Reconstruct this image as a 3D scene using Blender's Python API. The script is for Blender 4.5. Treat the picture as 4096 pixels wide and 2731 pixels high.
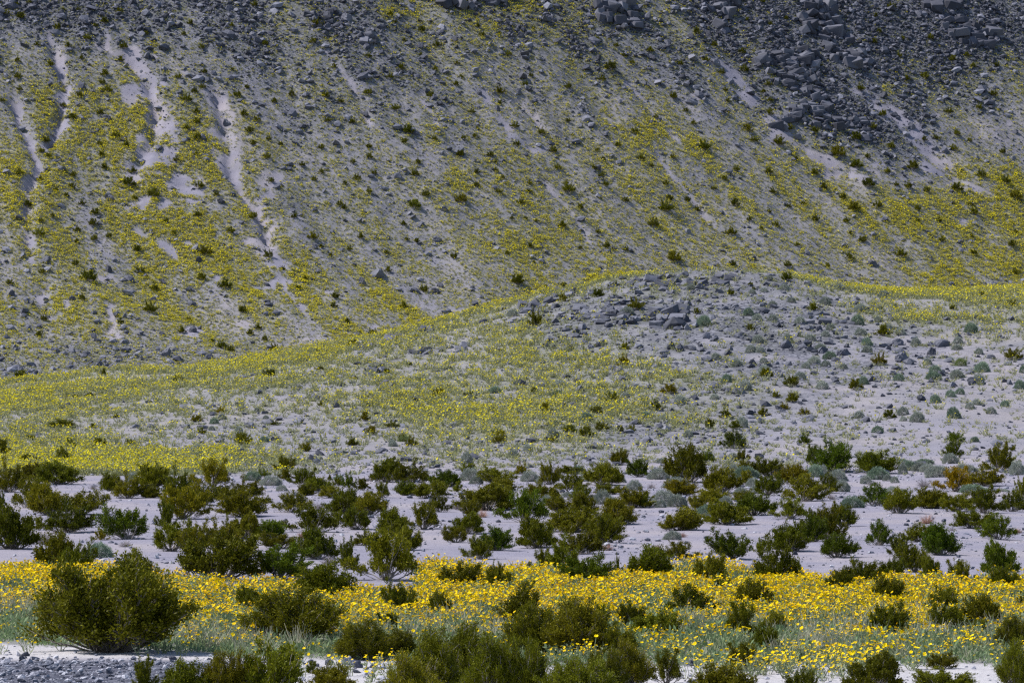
import bpy, math, random
import numpy as np
from mathutils import Vector, Matrix, Euler

# ------------------------------------------------------------------ scene, camera, light
scene = bpy.context.scene
for o in list(bpy.data.objects):
    bpy.data.objects.remove(o)
COL = scene.collection
FPX = 4096 * 200.0 / 36.0          # focal length in pixels of the 4096 px wide photograph (200 mm lens)
CX, HY, CAMH = 2048.0, 1306.0, 4.9  # principal column, eye-level row, camera height in metres

cam_d = bpy.data.cameras.new('camera')
cam_d.lens = 200
cam_d.sensor_width = 36
cam_d.shift_y = -(1365.5 - HY) / 4096
cam_d.clip_start = 1
cam_d.clip_end = 3000
cam = bpy.data.objects.new('camera', cam_d)
cam.location = (0, 0, CAMH)
cam.rotation_euler = (math.radians(90), 0, 0)
COL.objects.link(cam)
scene.camera = cam

SUN_EL, SUN_BACK = math.radians(52), math.radians(10)   # sun from the left, a little behind the hills
sun_dir = Vector((-math.cos(SUN_EL) * math.cos(SUN_BACK), math.cos(SUN_EL) * math.sin(SUN_BACK), math.sin(SUN_EL)))
world = bpy.data.worlds.new('World')
scene.world = world
world.use_nodes = True
wn = world.node_tree.nodes
wn.clear()
sky = wn.new('ShaderNodeTexSky')
sky.sky_type = 'NISHITA'
sky.sun_disc = False
sky.sun_elevation = SUN_EL
sky.sun_rotation = math.radians(-90) + SUN_BACK
sky.air_density = 1.0
sky.dust_density = 0.6
bg = wn.new('ShaderNodeBackground')
bg.inputs['Strength'].default_value = 0.11
wo = wn.new('ShaderNodeOutputWorld')
world.node_tree.links.new(sky.outputs[0], bg.inputs[0])
world.node_tree.links.new(bg.outputs[0], wo.inputs[0])
sun_d = bpy.data.lights.new('sun', 'SUN')
sun_d.energy = 4.4
sun_d.angle = math.radians(0.53)
sun_d.color = (1.0, 0.97, 0.93)
sun = bpy.data.objects.new('sun', sun_d)
sun.rotation_euler = sun_dir.to_track_quat('Z', 'Y').to_euler()
sun.location = (-40, 80, 60)
COL.objects.link(sun)
scene.view_settings.view_transform = 'Standard'
scene.view_settings.look = 'None'
scene.view_settings.exposure = 0.5
scene.view_settings.gamma = 1.0
scene.view_settings.use_curve_mapping = False
scene.cycles.max_bounces = 5
scene.cycles.diffuse_bounces = 2
scene.cycles.glossy_bounces = 2
scene.cycles.transparent_max_bounces = 4
scene.cycles.use_denoising = False
scene.cycles.filter_width = 1.3

rng = np.random.default_rng(7)

# ------------------------------------------------------------------ noise
def _hash(ix, iy, seed):
    h = (ix.astype(np.int64) * 374761393 + iy.astype(np.int64) * 668265263 + seed * 974711 + 1013904223) & 0x7fffffff
    h = ((h ^ (h >> 13)) * 1274126177) & 0x7fffffff
    h = ((h ^ (h >> 15)) * 2246822519) & 0x7fffffff
    return (h ^ (h >> 12)) % 1000003 / 1000003.0

def vnoise(x, y, seed=0):
    ix, iy = np.floor(x), np.floor(y)
    fx, fy = x - ix, y - iy
    fx = fx * fx * fx * (fx * (fx * 6 - 15) + 10)
    fy = fy * fy * fy * (fy * (fy * 6 - 15) + 10)
    a, b = _hash(ix, iy, seed), _hash(ix + 1, iy, seed)
    c, d = _hash(ix, iy + 1, seed), _hash(ix + 1, iy + 1, seed)
    return (a + (b - a) * fx) * (1 - fy) + (c + (d - c) * fx) * fy

def fbm(x, y, seed=0, octv=4, gain=0.5):
    s, a, t = 0.0, 1.0, 0.0
    for k in range(octv):
        s = s + a * (vnoise(x * 2.03 ** k + 17.3 * k, y * 2.03 ** k - 9.1 * k, seed + k * 31) - 0.5)
        t += a
        a *= gain
    return s / t * 2          # about -1..1

def blocks(x, y, cell, seed):
    """Voronoi blocks: each cell has its own height and its own tilt."""
    u, v = x / cell, y / cell
    iu, iv = np.floor(u), np.floor(v)
    best = np.full(x.shape, 9.0); second = np.full(x.shape, 9.0); h = np.zeros(x.shape)
    for di in (-1, 0, 1):
        for dj in (-1, 0, 1):
            a, b = iu + di, iv + dj
            px, py = a + _hash(a, b, seed), b + _hash(a, b, seed + 1)
            dx, dy = u - px, v - py
            d = dx * dx + dy * dy
            hh = _hash(a, b, seed + 2) + dx * (_hash(a, b, seed + 3) - .5) * 1.3 + dy * (_hash(a, b, seed + 4) - .5) * 1.3
            closer = d < best
            second = np.where(closer, best, np.minimum(second, d))
            h = np.where(closer, hh, h)
            best = np.where(closer, d, best)
    edge = np.clip((np.sqrt(second) - np.sqrt(best)) / 0.14, 0, 1)
    return h - 0.35 * (1 - edge)

def smooth(a, b, x):
    t = np.clip((x - a) / (b - a), 0, 1)
    return t * t * (3 - 2 * t)

# ------------------------------------------------------------------ the shape of the land
def disp_tan(px):        # columns were read off at 2352 px width
    return (px - 1176.0) / (FPX * 2352 / 4096)

HILL_D = np.array([60, 190, 200, 212, 225, 238, 250, 262, 275, 290, 312, 345, 430, 900.])
HILL_ROWS = {   # eye-line rows of the hill's front at the distances 200..275 m, column by column
    -300: (1070, 1050, 1015, 970, 955, 925, 880), 0: (1070, 1045, 1000, 945, 930, 905, 868),
    300: (1070, 1045, 1000, 930, 898, 885, 855), 600: (1068, 1040, 985, 905, 862, 850, 830),
    800: (1066, 1035, 970, 900, 850, 815, 790), 1000: (1064, 1030, 965, 895, 835, 780, 741),
    1200: (1064, 1025, 960, 885, 815, 740, 685), 1400: (1062, 1020, 955, 880, 800, 700, 636),
    1600: (1060, 1015, 950, 870, 780, 682, 614), 1800: (1060, 1010, 945, 865, 775, 688, 620),
    1950: (1058, 1008, 945, 865, 785, 705, 650), 2150: (1056, 1005, 945, 870, 795, 725, 664),
    2352: (1055, 1005, 945, 870, 800, 720, 656), 2750: (1055, 1005, 945, 870, 800, 720, 652)}
_hc = np.array(sorted(HILL_ROWS))
FD = FPX * 2352 / 4096
_hz = []
for c in _hc:
    z = [CAMH - (p - 750.0) / FD * d for p, d in zip(HILL_ROWS[c], HILL_D[2:9])]
    z = [0, 0] + z + [z[-1] - 0.9, max(z[-1] - 3.5, 0), 0, 0, 0]
    _hz.append(z)
_hz = np.array(_hz)
_dd = np.arange(60, 720, 1.0)
_tt = np.linspace(-0.135, 0.135, 136)
_H1 = np.array([np.interp(_dd, HILL_D, row) for row in _hz])
_H2 = np.array([np.interp(_tt, disp_tan(_hc), _H1[:, j]) for j in range(len(_dd))]).T
for _ in range(3):
    p = np.pad(_H2, ((0, 0), (2, 2)), mode='edge'); _H2 = (p[:, :-4] + p[:, 1:-3] + p[:, 2:-2] + p[:, 3:-1] + p[:, 4:]) / 5
    p = np.pad(_H2, ((3, 3), (0, 0)), mode='edge'); _H2 = sum(p[k:k + 136] for k in range(7)) / 7

def bilin(tab, u, v):
    n, m = tab.shape
    u = np.clip(u, 0, n - 1.001); v = np.clip(v, 0, m - 1.001)
    i, j = u.astype(int), v.astype(int)
    a, b = u - i, v - j
    return (tab[i, j] * (1 - a) + tab[i + 1, j] * a) * (1 - b) + (tab[i, j + 1] * (1 - a) + tab[i + 1, j + 1] * a) * b

def hill_z(x, y):
    return bilin(_H2, (x / np.maximum(y, 1) + 0.135) / 0.27 * 135, (y - 60) / 1.0)

_mx = np.arange(-120, 121, 1.0)
_phi = np.radians(np.interp(_mx, [-120, -45, -25, 5, 120], [8, 12, 20, 33, 31]))
_Y0 = np.concatenate([[0], np.cumsum(np.tan(_phi)[:-1])])
_Y0 = _Y0 - np.interp(-45, _mx, _Y0) + 432
_mw = np.arange(-60, 320, 0.5)
_ms = np.interp(_mw, [-60, -12, 0, 14, 34, 60, 320], [0.0, 0.02, .16, .34, .56, .64, .66])
_mz = np.concatenate([[0], np.cumsum(_ms[:-1] * 0.5)])

def mount_w(x, y):
    return y - np.interp(x, _mx, _Y0)

def mount_z(x, y):
    return np.interp(mount_w(x, y), _mw, _mz)

def base_height(x, y):
    z = hill_z(x, y)
    hillw = smooth(0.1, 2.0, z)
    m = mount_z(x, y)
    mw = smooth(0.3, 6, m)
    floor_n = 0.10 * fbm(x / 7, y / 14, 3) + 0.03 * fbm(x / 1.3, y / 1.6, 5)
    hill_n = 0.42 * fbm(x / 9, y / 13, 11) + 0.13 * fbm(x / 2.2, y / 2.6, 12)
    ph = np.interp(x, _mx, _phi)
    a = x + np.tan(ph) * (y - 475)       # constant along a fall line
    e = mount_w(x, y)
    mnt_n = 0.9 * fbm(a / 11, e / 34, 21) + 0.35 * fbm(a / 3.2, e / 8, 22) + 0.10 * fbm(x / .9, y / .9, 23, 2)
    return z + m + floor_n * (1 - mw) * (1 - .6 * hillw) + hill_n * hillw + mnt_n * mw

NC = 361
TT = np.linspace(-0.128, 0.128, NC)
YY = np.concatenate([np.arange(25, 62, 3.0), np.arange(62, 205, .42), np.arange(205, 296, .3),
                     np.arange(296, 424, 2.0), np.arange(424, 585, .4), np.arange(585, 720, 3.0)])
NR = len(YY)
GX = TT[:, None] * YY[None, :]
GY = np.repeat(YY[None, :], NC, 0)
GZ = base_height(GX, GY)

def grid_uv(x, y):
    return (x / y + 0.128) / 0.256 * (NC - 1), np.interp(y, YY, np.arange(NR))

def ground(x, y):
    x = np.asarray(x, float); y = np.asarray(y, float)
    u, v = grid_uv(x, y)
    return bilin(GZ, u, v)

def to_pix(x, y, z):
    return CX + FPX * x / y, HY - FPX * (z - CAMH) / y

def drop(px, py, zone='any'):
    """where the sight line through a spot of the photograph meets the land"""
    px = np.atleast_1d(np.asarray(px, float)); py = np.atleast_1d(np.asarray(py, float))
    ds = YY[(YY > 62)]
    if zone == 'mountain':
        ds = ds[ds > 330]
    if zone == 'near':
        ds = ds[ds < 300]
    t = np.clip((px - CX) / FPX, -0.127, 0.127)
    zr = CAMH + ds[None, :] * ((HY - py) / FPX)[:, None]
    hg = ground(t[:, None] * ds[None, :], np.repeat(ds[None, :], len(t), 0))
    hit = zr <= hg
    idx = np.where(hit.any(1), hit.argmax(1), hit.shape[1] - 1)
    idx = np.maximum(idx, 1)
    r = np.arange(len(t))
    a0, a1 = (zr - hg)[r, idx - 1], (zr - hg)[r, idx]
    k = np.clip(a0 / np.where(np.abs(a0 - a1) < 1e-9, 1, a0 - a1), 0, 1)
    d = ds[idx - 1] + k * (ds[idx] - ds[idx - 1])
    return t * d, d

K = 4096 / 2352.0
def D(*pts):             # spots read at 2352 px width
    return [(a * K, b * K) for a, b in pts]

# gullies of the mountainside: line, half width of the sandy bed, depth, width of the cut
GULLIES = [
    (D((105, 60), (128, 130), (150, 190), (142, 250), (120, 320), (112, 350)), .9, 1.0, .5),
    (D((20, 200), (60, 300), (92, 385), (60, 450), (66, 560), (72, 600)), .7, .9, .5),
    (D((205, 55), (250, 100), (298, 135), (352, 190), (360, 250), (348, 320), (318, 372), (306, 410)), 1.7, 1.2, .55),
    (D((372, 215), (375, 260), (362, 320), (405, 400), (440, 450)), 1.6, .4, 1.4),
    (D((482, 190), (508, 250), (524, 330), (528, 380), (548, 430), (590, 480), (612, 540), (628, 600)), 1.2, 1.1, .5),
    (D((1095, 195), (1130, 235), (1160, 290), (1205, 330), (1240, 352)), .9, .5, .9),
    (D((1188, 218), (1215, 255), (1245, 295)), .6, .4, .7),
    (D((965, 205), (985, 250), (1005, 285)), .4, .4, .6),
    (D((745, 105), (800, 180), (830, 240), (850, 290)), .3, .4, .6),
    (D((1425, 160), (1470, 220), (1510, 270), (1560, 330)), .5, .4, .7),
    (D((1660, 130), (1690, 180), (1730, 240), (1790, 300), (1850, 345), (1930, 385), (1990, 410)), 1.5, .4, 1.4),
    (D((1985, 195), (2030, 240), (2080, 290), (2130, 340), (2190, 400), (2230, 425)), 1.8, .4, 1.6),
    (D((300, 520), (380, 560), (420, 610)), .6, .3, .6),
    (D((640, 620), (670, 680), (720, 740)), .4, .3, .5),
    (D((560, 470), (620, 440), (600, 400)), .6, .2, .6),
    (D((250, 690), (262, 740), (240, 770)), .5, .3, .5),
    (D((110, 640), (90, 700), (110, 730)), .5, .3, .5),
    (D((1500, 340), (1560, 420), (1640, 520)), .25, .3, .5),
    (D((1240, 400), (1300, 470), (1360, 560)), .25, .3, .5),
]
FANS = [  # open sandy flats on the mountainside (centre, half sizes, 2352 px coordinates)
    (415, 425, 45, 32), (350, 470, 60, 22), (620, 415, 30, 20), (580, 555, 40, 14), (300, 215, 26, 24), (380, 300, 14, 40),
    (1940, 400, 55, 16), (2150, 385, 50, 24), (2090, 300, 34, 34), (1790, 310, 34, 24), (1060, 713, 34, 5), (500, 640, 24, 12),
    (240, 640, 22, 12), (150, 700, 20, 14), (640, 650, 22, 14), (440, 760, 30, 16), (250, 770, 26, 10), (860, 750, 20, 8),
    (620, 500, 30, 10), (440, 560, 26, 10), (1690, 190, 20, 14), (2290, 470, 26, 8), (1995, 470, 14, 6), (40, 290, 18, 14), (560, 745, 22, 10)]
_gl = []
for pts, bed, dep, wid in GULLIES:
    q = np.array(pts)
    n = max(12, len(q) * 6)
    s = np.linspace(0, len(q) - 1, n)
    fx, fy = np.interp(s, np.arange(len(q)), q[:, 0]), np.interp(s, np.arange(len(q)), q[:, 1])
    fx = fx + 9 * fbm(s * 1.7, s * 0 + dep * 9, 5, 2) ; fy = fy + 6 * fbm(s * 1.9, s * 0 + 3 + dep, 6, 2)
    wx, wy = drop(fx, fy, 'mountain')
    _gl.append((wx, wy, bed * .62, dep, wid))

def gully_fields(x, y):
    """(carved depth, bare bed 0..1)"""
    cut = np.zeros(x.shape); bare = np.zeros(x.shape)
    for wx, wy, bed, dep, wid in _gl:
        m = (x > wx.min() - 6) & (x < wx.max() + 6) & (y > wy.min() - 9) & (y < wy.max() + 9)
        if not m.any():
            continue
        qx, qy = x[m], y[m]
        best = np.full(qx.shape, 99.0); sb = np.zeros(qx.shape)
        for i in range(len(wx) - 1):
            ax, ay, bx_, by_ = wx[i], wy[i], wx[i + 1], wy[i + 1]
            L2 = (bx_ - ax) ** 2 + (by_ - ay) ** 2 + 1e-9
            t = np.clip(((qx - ax) * (bx_ - ax) + (qy - ay) * (by_ - ay)) / L2, 0, 1)
            # steep ground: lengths up the slope count less
            d = np.hypot(qx - ax - t * (bx_ - ax), (qy - ay - t * (by_ - ay)) * 0.9)
            sb = np.where(d < best, (i + t) / (len(wx) - 1), sb)
            best = np.minimum(best, d)
        taper = smooth(0, .12, sb) * (1 - smooth(.85, 1, sb))
        c = dep * np.exp(-(best / wid) ** 2) * taper * (0.65 + .5 * fbm(qx / 2, qy / 2, 77, 2))
        cut[m] = np.maximum(cut[m], c)
        wv = bed * (0.8 + 1.5 * fbm(qx / 1.5, qy / 2.0, 71, 3))
        bare[m] = np.maximum(bare[m], (1 - smooth(wv * .7, wv * 1.35 + .15, best)) * smooth(0, .08, sb))
    return cut, bare

_mm = GY > 380
_c = np.zeros(GX.shape); _b = np.zeros(GX.shape)
_c[_mm], _b[_mm] = gully_fields(GX[_mm], GY[_mm])
GZ = GZ - _c

_fw = [(*[v[0] for v in drop(cx * K, cy * K, 'mountain')], rx * K, ry * K, cx * K, cy * K) for cx, cy, rx, ry in FANS]

# ------------------------------------------------------------------ what grows and lies where (read off the photograph cell by cell)
Y_MT = """222222333344443322111111
222222333334443332111111
333333333333333333211222
343432332333333333211333
464643333333333333211243
464653333433333333221133
566764433433443444432122
665876443434444445552234
764786443444444445554246
744656444444444545556787
644666544444444444455676
554566644445444444444577
444556744444444444444478
555556755444544444444446
555445655555555555555555
444345556666666666666666
332234455666666666666666
222234455666666666666666"""
R_MT = """888888888888888899999999
777777777777777789999999
566666666666666678999988
455555556665555557899876
345454555555555556899765
244444555444444445799754
234342444344444333378743
233232433333333333334533
223222333333333333222322
232332333333333322222222
333332323323333333222222
333332333323323333222222
333332333322222222222222
333332223322222222222222
333332222222222222222222
334543322222222222222222
557664444333333322222222
556655544333333322222222"""
Y_HL = """444444444444444333344444
444444555555554421236655
444444666655521211114555
444445665554433222222234
555555554445554411111111
655555544555543332111111
655544444556655443211111
554433334566655432111111
554322222345443221111111
766543321222221111111000
877763210000000000000000
300000000000000000000000"""
R_HL = """000000000000000155521000
000000000001345676542100
000000000013766788765322
000000002224677777666543
000000112233455666655443
001122223333445555555443
112223333333444555444333
222333334433344554333222
222333333333345443332222
222233333333333222222222
112222222222222222111111
111111111111111111111111"""
def table(txt):
    return np.array([[int(ch) for ch in r] for r in txt.split()], float) / 9.0
MAPS = {k: table(v) for k, v in dict(ym=Y_MT, rm=R_MT, yh=Y_HL, rh=R_HL).items()}

def cell(tab, px, py, row0):
    u = px / 4096 * 24 - .5
    v = py / 2731 * 32 - .5 - row0
    return bilin(tab.T, np.maximum(u, 0), np.maximum(v, 0))

YBLOB = [(305, 250, 38, 65), (470, 370, 55, 60), (375, 395, 30, 50), (545, 600, 60, 55), (610, 700, 60, 30), (430, 590, 40, 30), (20, 440, 40, 60),
         (2040, 470, 90, 34), (2160, 620, 36, 50), (2100, 520, 60, 40), (2200, 395, 36, 18), (1860, 365, 24, 10), (1000, 310, 22, 50), (1490, 300, 50, 40),
         (1620, 340, 60, 30), (2300, 430, 50, 40), (2040, 205, 20, 12), (560, 480, 40, 30), (480, 520, 40, 40), (1030, 420, 50, 40), (1200, 560, 60, 30),
         (350, 105, 14, 14), (1130, 705, 40, 12), (1420, 640, 60, 14), (590, 395, 24, 8), (140, 720, 30, 30), (700, 640, 50, 30), (100, 240, 30, 50), (270, 500, 40, 40), (2330, 500, 30, 40), (850, 700, 60, 30), (1240, 20, 80, 12), (900, 30, 60, 12)]

def mountain_cover(x, y, z):
    px, py = to_pix(x, y, z)
    yl = cell(MAPS['ym'], px, py, 0); rk = cell(MAPS['rm'], px, py, 0)
    for cx, cy, rx, ry in YBLOB:
        q = ((px / K - cx) / rx) ** 2 + ((py / K - cy) / ry) ** 2
        yl = yl + 0.42 * np.exp(-q * 1.1)
    ph = np.interp(x, _mx, _phi)
    a = x + np.tan(ph) * (y - 475)       # constant along a fall line
    e = mount_w(x, y)
    st = fbm(a / 2.6, e / 17, 41, 3)
    pt = fbm(x / 1.6, y / 2.2, 43, 3)
    yl = np.clip(yl * (1 + .85 * st) + .16 * pt * yl / .5, 0, 1)
    rk = np.clip(rk * (1 - .35 * st) + .25 * fbm(x / 3.1, y / 4, 44, 3), 0, 1)
    _, bare = gully_fields(x, y)
    w = 1.12 + .85 * fbm(x / 2.2, y / 3, 45, 4)
    for wx, wy, rx, ry, cx, cy in _fw:
        q = np.hypot((px - cx) / rx, (py - cy) / ry) * w
        bare = np.maximum(bare, 1 - smooth(.75, 1.1, q))
    bare = bare * smooth(-.5, -.1, fbm(x / .9, y / 1.2, 46, 3))
    return yl, rk, bare

CREST_LINES = [   # flower-covered crest lines of the hill
    ([0, 200, 400, 600, 720, 800], [924, 901, 880, 846, 822, 800], [13, 11, 9, 8, 8, 8], .55),
    ([0, 250, 450, 620], [866, 852, 843, 828], [7, 6, 5, 5], .35),
    ([820, 1000, 1120], [790, 742, 712], [12, 14, 14], .35),
    ([1160, 1300, 1420, 1500], [695, 660, 642, 634], [5, 5, 5, 4], .5),
    ([1830, 1950, 2050, 2150, 2352], [640, 655, 668, 676, 690], [8, 11, 14, 20, 26], .55)]
HBLOB = [(260, 1065, 190, 24, .6), (480, 1045, 60, 20, .4), (900, 920, 110, 26, .35), (1050, 960, 110, 22, .35), (1530, 860, 80, 22, .35), (1300, 830, 90, 24, .25), (1300, 920, 60, 14, .35),
         (1020, 1000, 60, 14, .3), (1440, 925, 60, 12, .3), (2130, 730, 70, 22, .35), (1240, 780, 120, 20, .25), (640, 780, 60, 14, .3), (1720, 930, 50, 10, .35), (2290, 985, 22, 6, .4)]

def hill_cover(x, y, z):
    px, py = to_pix(x, y, z)
    yl = cell(MAPS['yh'], px, py, 12); rk = cell(MAPS['rh'], px, py, 12)
    n = fbm(x / 2.4, y / 4, 51, 3)
    qx, qy = px / K, py / K
    for lx, ly, wid, amp in CREST_LINES:
        on = (qx > lx[0] - 10) & (qx < lx[-1] + 10)
        yl = yl + np.where(on, amp * np.exp(-((qy - np.interp(qx, lx, ly)) / np.interp(qx, lx, wid)) ** 2), 0)
    for cx, cy, rx, ry, amp in HBLOB:
        yl = yl + amp * np.exp(-(((qx - cx) / rx) ** 2 + ((qy - cy) / ry) ** 2))
    n2 = fbm(x / .8, y / 1.4, 52, 2)
    yl = np.clip(yl * (1 + .8 * n + .35 * n2), 0, 1)
    rk = np.clip(rk * (1 + .7 * fbm(x / 1.8, y / 2.6, 53, 3)), 0, 1)
    return yl, rk

FL_TOP_X = np.array([-200, 0, 200, 330, 480, 700, 800, 880, 955, 975, 1060, 1130, 1300, 1400, 1500, 1600, 1700, 1800, 1900, 2000, 2100, 2200, 2352, 2600])
FL_TOP_Y = np.array([1312, 1312, 1308, 1325, 1345, 1348, 1362, 1368, 1362, 1305, 1300, 1318, 1325, 1330, 1322, 1300, 1312, 1330, 1345, 1340, 1345, 1342, 1335, 1335])
FL_BOT_X = np.array([-200, 0, 100, 300, 420, 560, 700, 850, 1000, 1300, 1600, 1900, 2352, 2600])
FL_BOT_Y = np.array([1478, 1478, 1482, 1488, 1496, 1502, 1506, 1512, 1520, 1530, 1524, 1520, 1522, 1520])

def meadow(x, y):
    """(0..1 across the flower belt from its far to its near edge, inside 0/1)"""
    px, py = to_pix(x, y, ground(x, y))
    px, py = px / K, py / K
    top = np.interp(px, FL_TOP_X, FL_TOP_Y) + 7 * fbm(x / .9, y * 0, 61, 3) + 5 * fbm(x / .5, y / 2, 66, 2)
    bot = np.interp(px, FL_BOT_X, FL_BOT_Y) + 10 * fbm(x / .8, y / 3, 62, 3)
    return (py - top) / (bot - top), px, py

# ------------------------------------------------------------------ materials
def mat(name):
    m = bpy.data.materials.new(name)
    m.use_nodes = True
    n = m.node_tree.nodes
    n.clear()
    out = n.new('ShaderNodeOutputMaterial')
    return m, n, m.node_tree.links, out

def ramp(n, stops):
    r = n.new('ShaderNodeValToRGB')
    while len(r.color_ramp.elements) < len(stops):
        r.color_ramp.elements.new(0.5)
    for e, (p, c) in zip(r.color_ramp.elements, stops):
        e.position = p
        e.color = (*c, 1)
    return r

def leaf_material(name, stops, trans=0.3, rough=.6, tint=False, pos_noise=None):
    m, n, l, out = mat(name)
    info = n.new('ShaderNodeObjectInfo')
    geo = n.new('ShaderNodeNewGeometry')
    add = n.new('ShaderNodeMath'); add.operation = 'MULTIPLY_ADD'
    l.new(geo.outputs['Random Per Island'], add.inputs[0]); add.inputs[1].default_value = .62
    sc = n.new('ShaderNodeMath'); sc.operation = 'MULTIPLY'; sc.inputs[1].default_value = .38
    l.new(info.outputs['Random'], sc.inputs[0]); l.new(sc.outputs[0], add.inputs[2])
    r = ramp(n, stops)
    l.new(add.outputs[0], r.inputs[0])
    col = r.outputs[0]
    if tint:
        mx = n.new('ShaderNodeMix'); mx.data_type = 'RGBA'; mx.blend_type = 'MULTIPLY'; mx.inputs[0].default_value = 1
        l.new(col, mx.inputs[6]); l.new(info.outputs['Color'], mx.inputs[7])
        col = mx.outputs[2]
    b = n.new('ShaderNodeBsdfPrincipled')
    b.inputs['Roughness'].default_value = rough
    b.inputs['Specular IOR Level'].default_value = .06
    l.new(col, b.inputs['Base Color'])
    if trans:
        t = n.new('ShaderNodeBsdfTranslucent')
        l.new(col, t.inputs[0])
        mix = n.new('ShaderNodeMixShader'); mix.inputs[0].default_value = trans
        l.new(b.outputs[0], mix.inputs[1]); l.new(t.outputs[0], mix.inputs[2])
        l.new(mix.outputs[0], out.inputs[0])
    else:
        l.new(b.outputs[0], out.inputs[0])
    return m

M = {}
M['creosote'] = leaf_material('creosote_leaves', [(0, (.046, .050, .004)), (.45, (.108, .112, .006)), (.8, (.170, .168, .009)), (1, (.25, .23, .015))], .25, .5, True)
M['twig'] = leaf_material('grey_twigs', [(0, (.10, .085, .07)), (.6, (.24, .21, .19)), (1, (.46, .42, .40))], 0)
M['sage'] = leaf_material('grey_green_leaves', [(0, (.16, .19, .155)), (.5, (.27, .30, .25)), (1, (.40, .43, .38))], .12, .7, True)
M['dry'] = leaf_material('dry_twigs', [(0, (.22, .19, .19)), (.5, (.34, .30, .30)), (1, (.50, .45, .43))], 0, .8, True)
M['petal'] = leaf_material('yellow_petals', [(0, (.66, .36, .001)), (.3, (.82, .56, .001)), (1, (.93, .72, .002))], .22, .55)
M['petal_far'] = leaf_material('yellow_petals_far', [(0, (.52, .44, .01)), (.5, (.70, .60, .008)), (1, (.86, .74, .02))], .25, .6)
M['stem'] = leaf_material('grey_green_stems', [(0, (.13, .165, .075)), (.5, (.25, .285, .15)), (1, (.40, .42, .27))], .2, .6)
M['stem_far'] = leaf_material('pale_green_stems', [(0, (.20, .215, .10)), (.5, (.33, .335, .165)), (1, (.46, .45, .26))], .2, .6)
M['herb'] = leaf_material('fresh_green_leaves', [(0, (.10, .155, .065)), (.5, (.18, .25, .115)), (1, (.30, .36, .21))], .25, .55)
M['straw'] = leaf_material('pale_dry_stalks', [(0, (.30, .28, .19)), (.5, (.44, .42, .31)), (1, (.62, .58, .47))], .1, .6)

def stone_material(name, lo, mid, hi, bump=.5, scale=6):
    m, n, l, out = mat(name)
    info = n.new('ShaderNodeObjectInfo')
    tc = n.new('ShaderNodeTexCoord')
    nz = n.new('ShaderNodeTexNoise'); nz.inputs['Scale'].default_value = scale; nz.inputs['Detail'].default_value = 6
    l.new(tc.outputs['Object'], nz.inputs['Vector'])
    ma = n.new('ShaderNodeMath'); ma.operation = 'MULTIPLY_ADD'
    l.new(nz.outputs[0], ma.inputs[0]); ma.inputs[1].default_value = .7
    sc = n.new('ShaderNodeMath'); sc.operation = 'MULTIPLY_ADD'; sc.inputs[1].default_value = .6; sc.inputs[2].default_value = -.15
    l.new(info.outputs['Random'], sc.inputs[0]); l.new(sc.outputs[0], ma.inputs[2])
    r = ramp(n, [(.1, lo), (.5, mid), (.95, hi)])
    l.new(ma.outputs[0], r.inputs[0])
    b = n.new('ShaderNodeBsdfPrincipled'); b.inputs['Roughness'].default_value = .75
    b.inputs['Specular IOR Level'].default_value = .3
    l.new(r.outputs[0], b.inputs['Base Color'])
    bp = n.new('ShaderNodeBump'); bp.inputs['Strength'].default_value = bump; bp.inputs['Distance'].default_value = .05
    l.new(nz.outputs[0], bp.inputs['Height']); l.new(bp.outputs[0], b.inputs['Normal'])
    l.new(b.outputs[0], out.inputs[0])
    return m
M['stone'] = stone_material('dark_stone', (.045, .047, .066), (.105, .108, .142), (.24, .24, .29))
M['rock'] = stone_material('varnished_rock', (.030, .031, .044), (.072, .074, .098), (.17, .17, .205), .7, 1.1)
M['hillrock'] = stone_material('grey_rock', (.038, .040, .054), (.088, .09, .116), (.20, .20, .24), .7, 1.6)
M['varnish'] = stone_material('dark_rubble', (.022, .023, .034), (.052, .054, .074), (.13, .13, .165), .7, 3)
M['cobble'] = stone_material('wash_cobble', (.030, .032, .045), (.075, .08, .11), (.30, .31, .38), .4, 5)
M['pebble'] = stone_material('pale_pebble', (.13, .13, .17), (.28, .28, .33), (.50, .49, .54), .3, 5)

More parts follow.
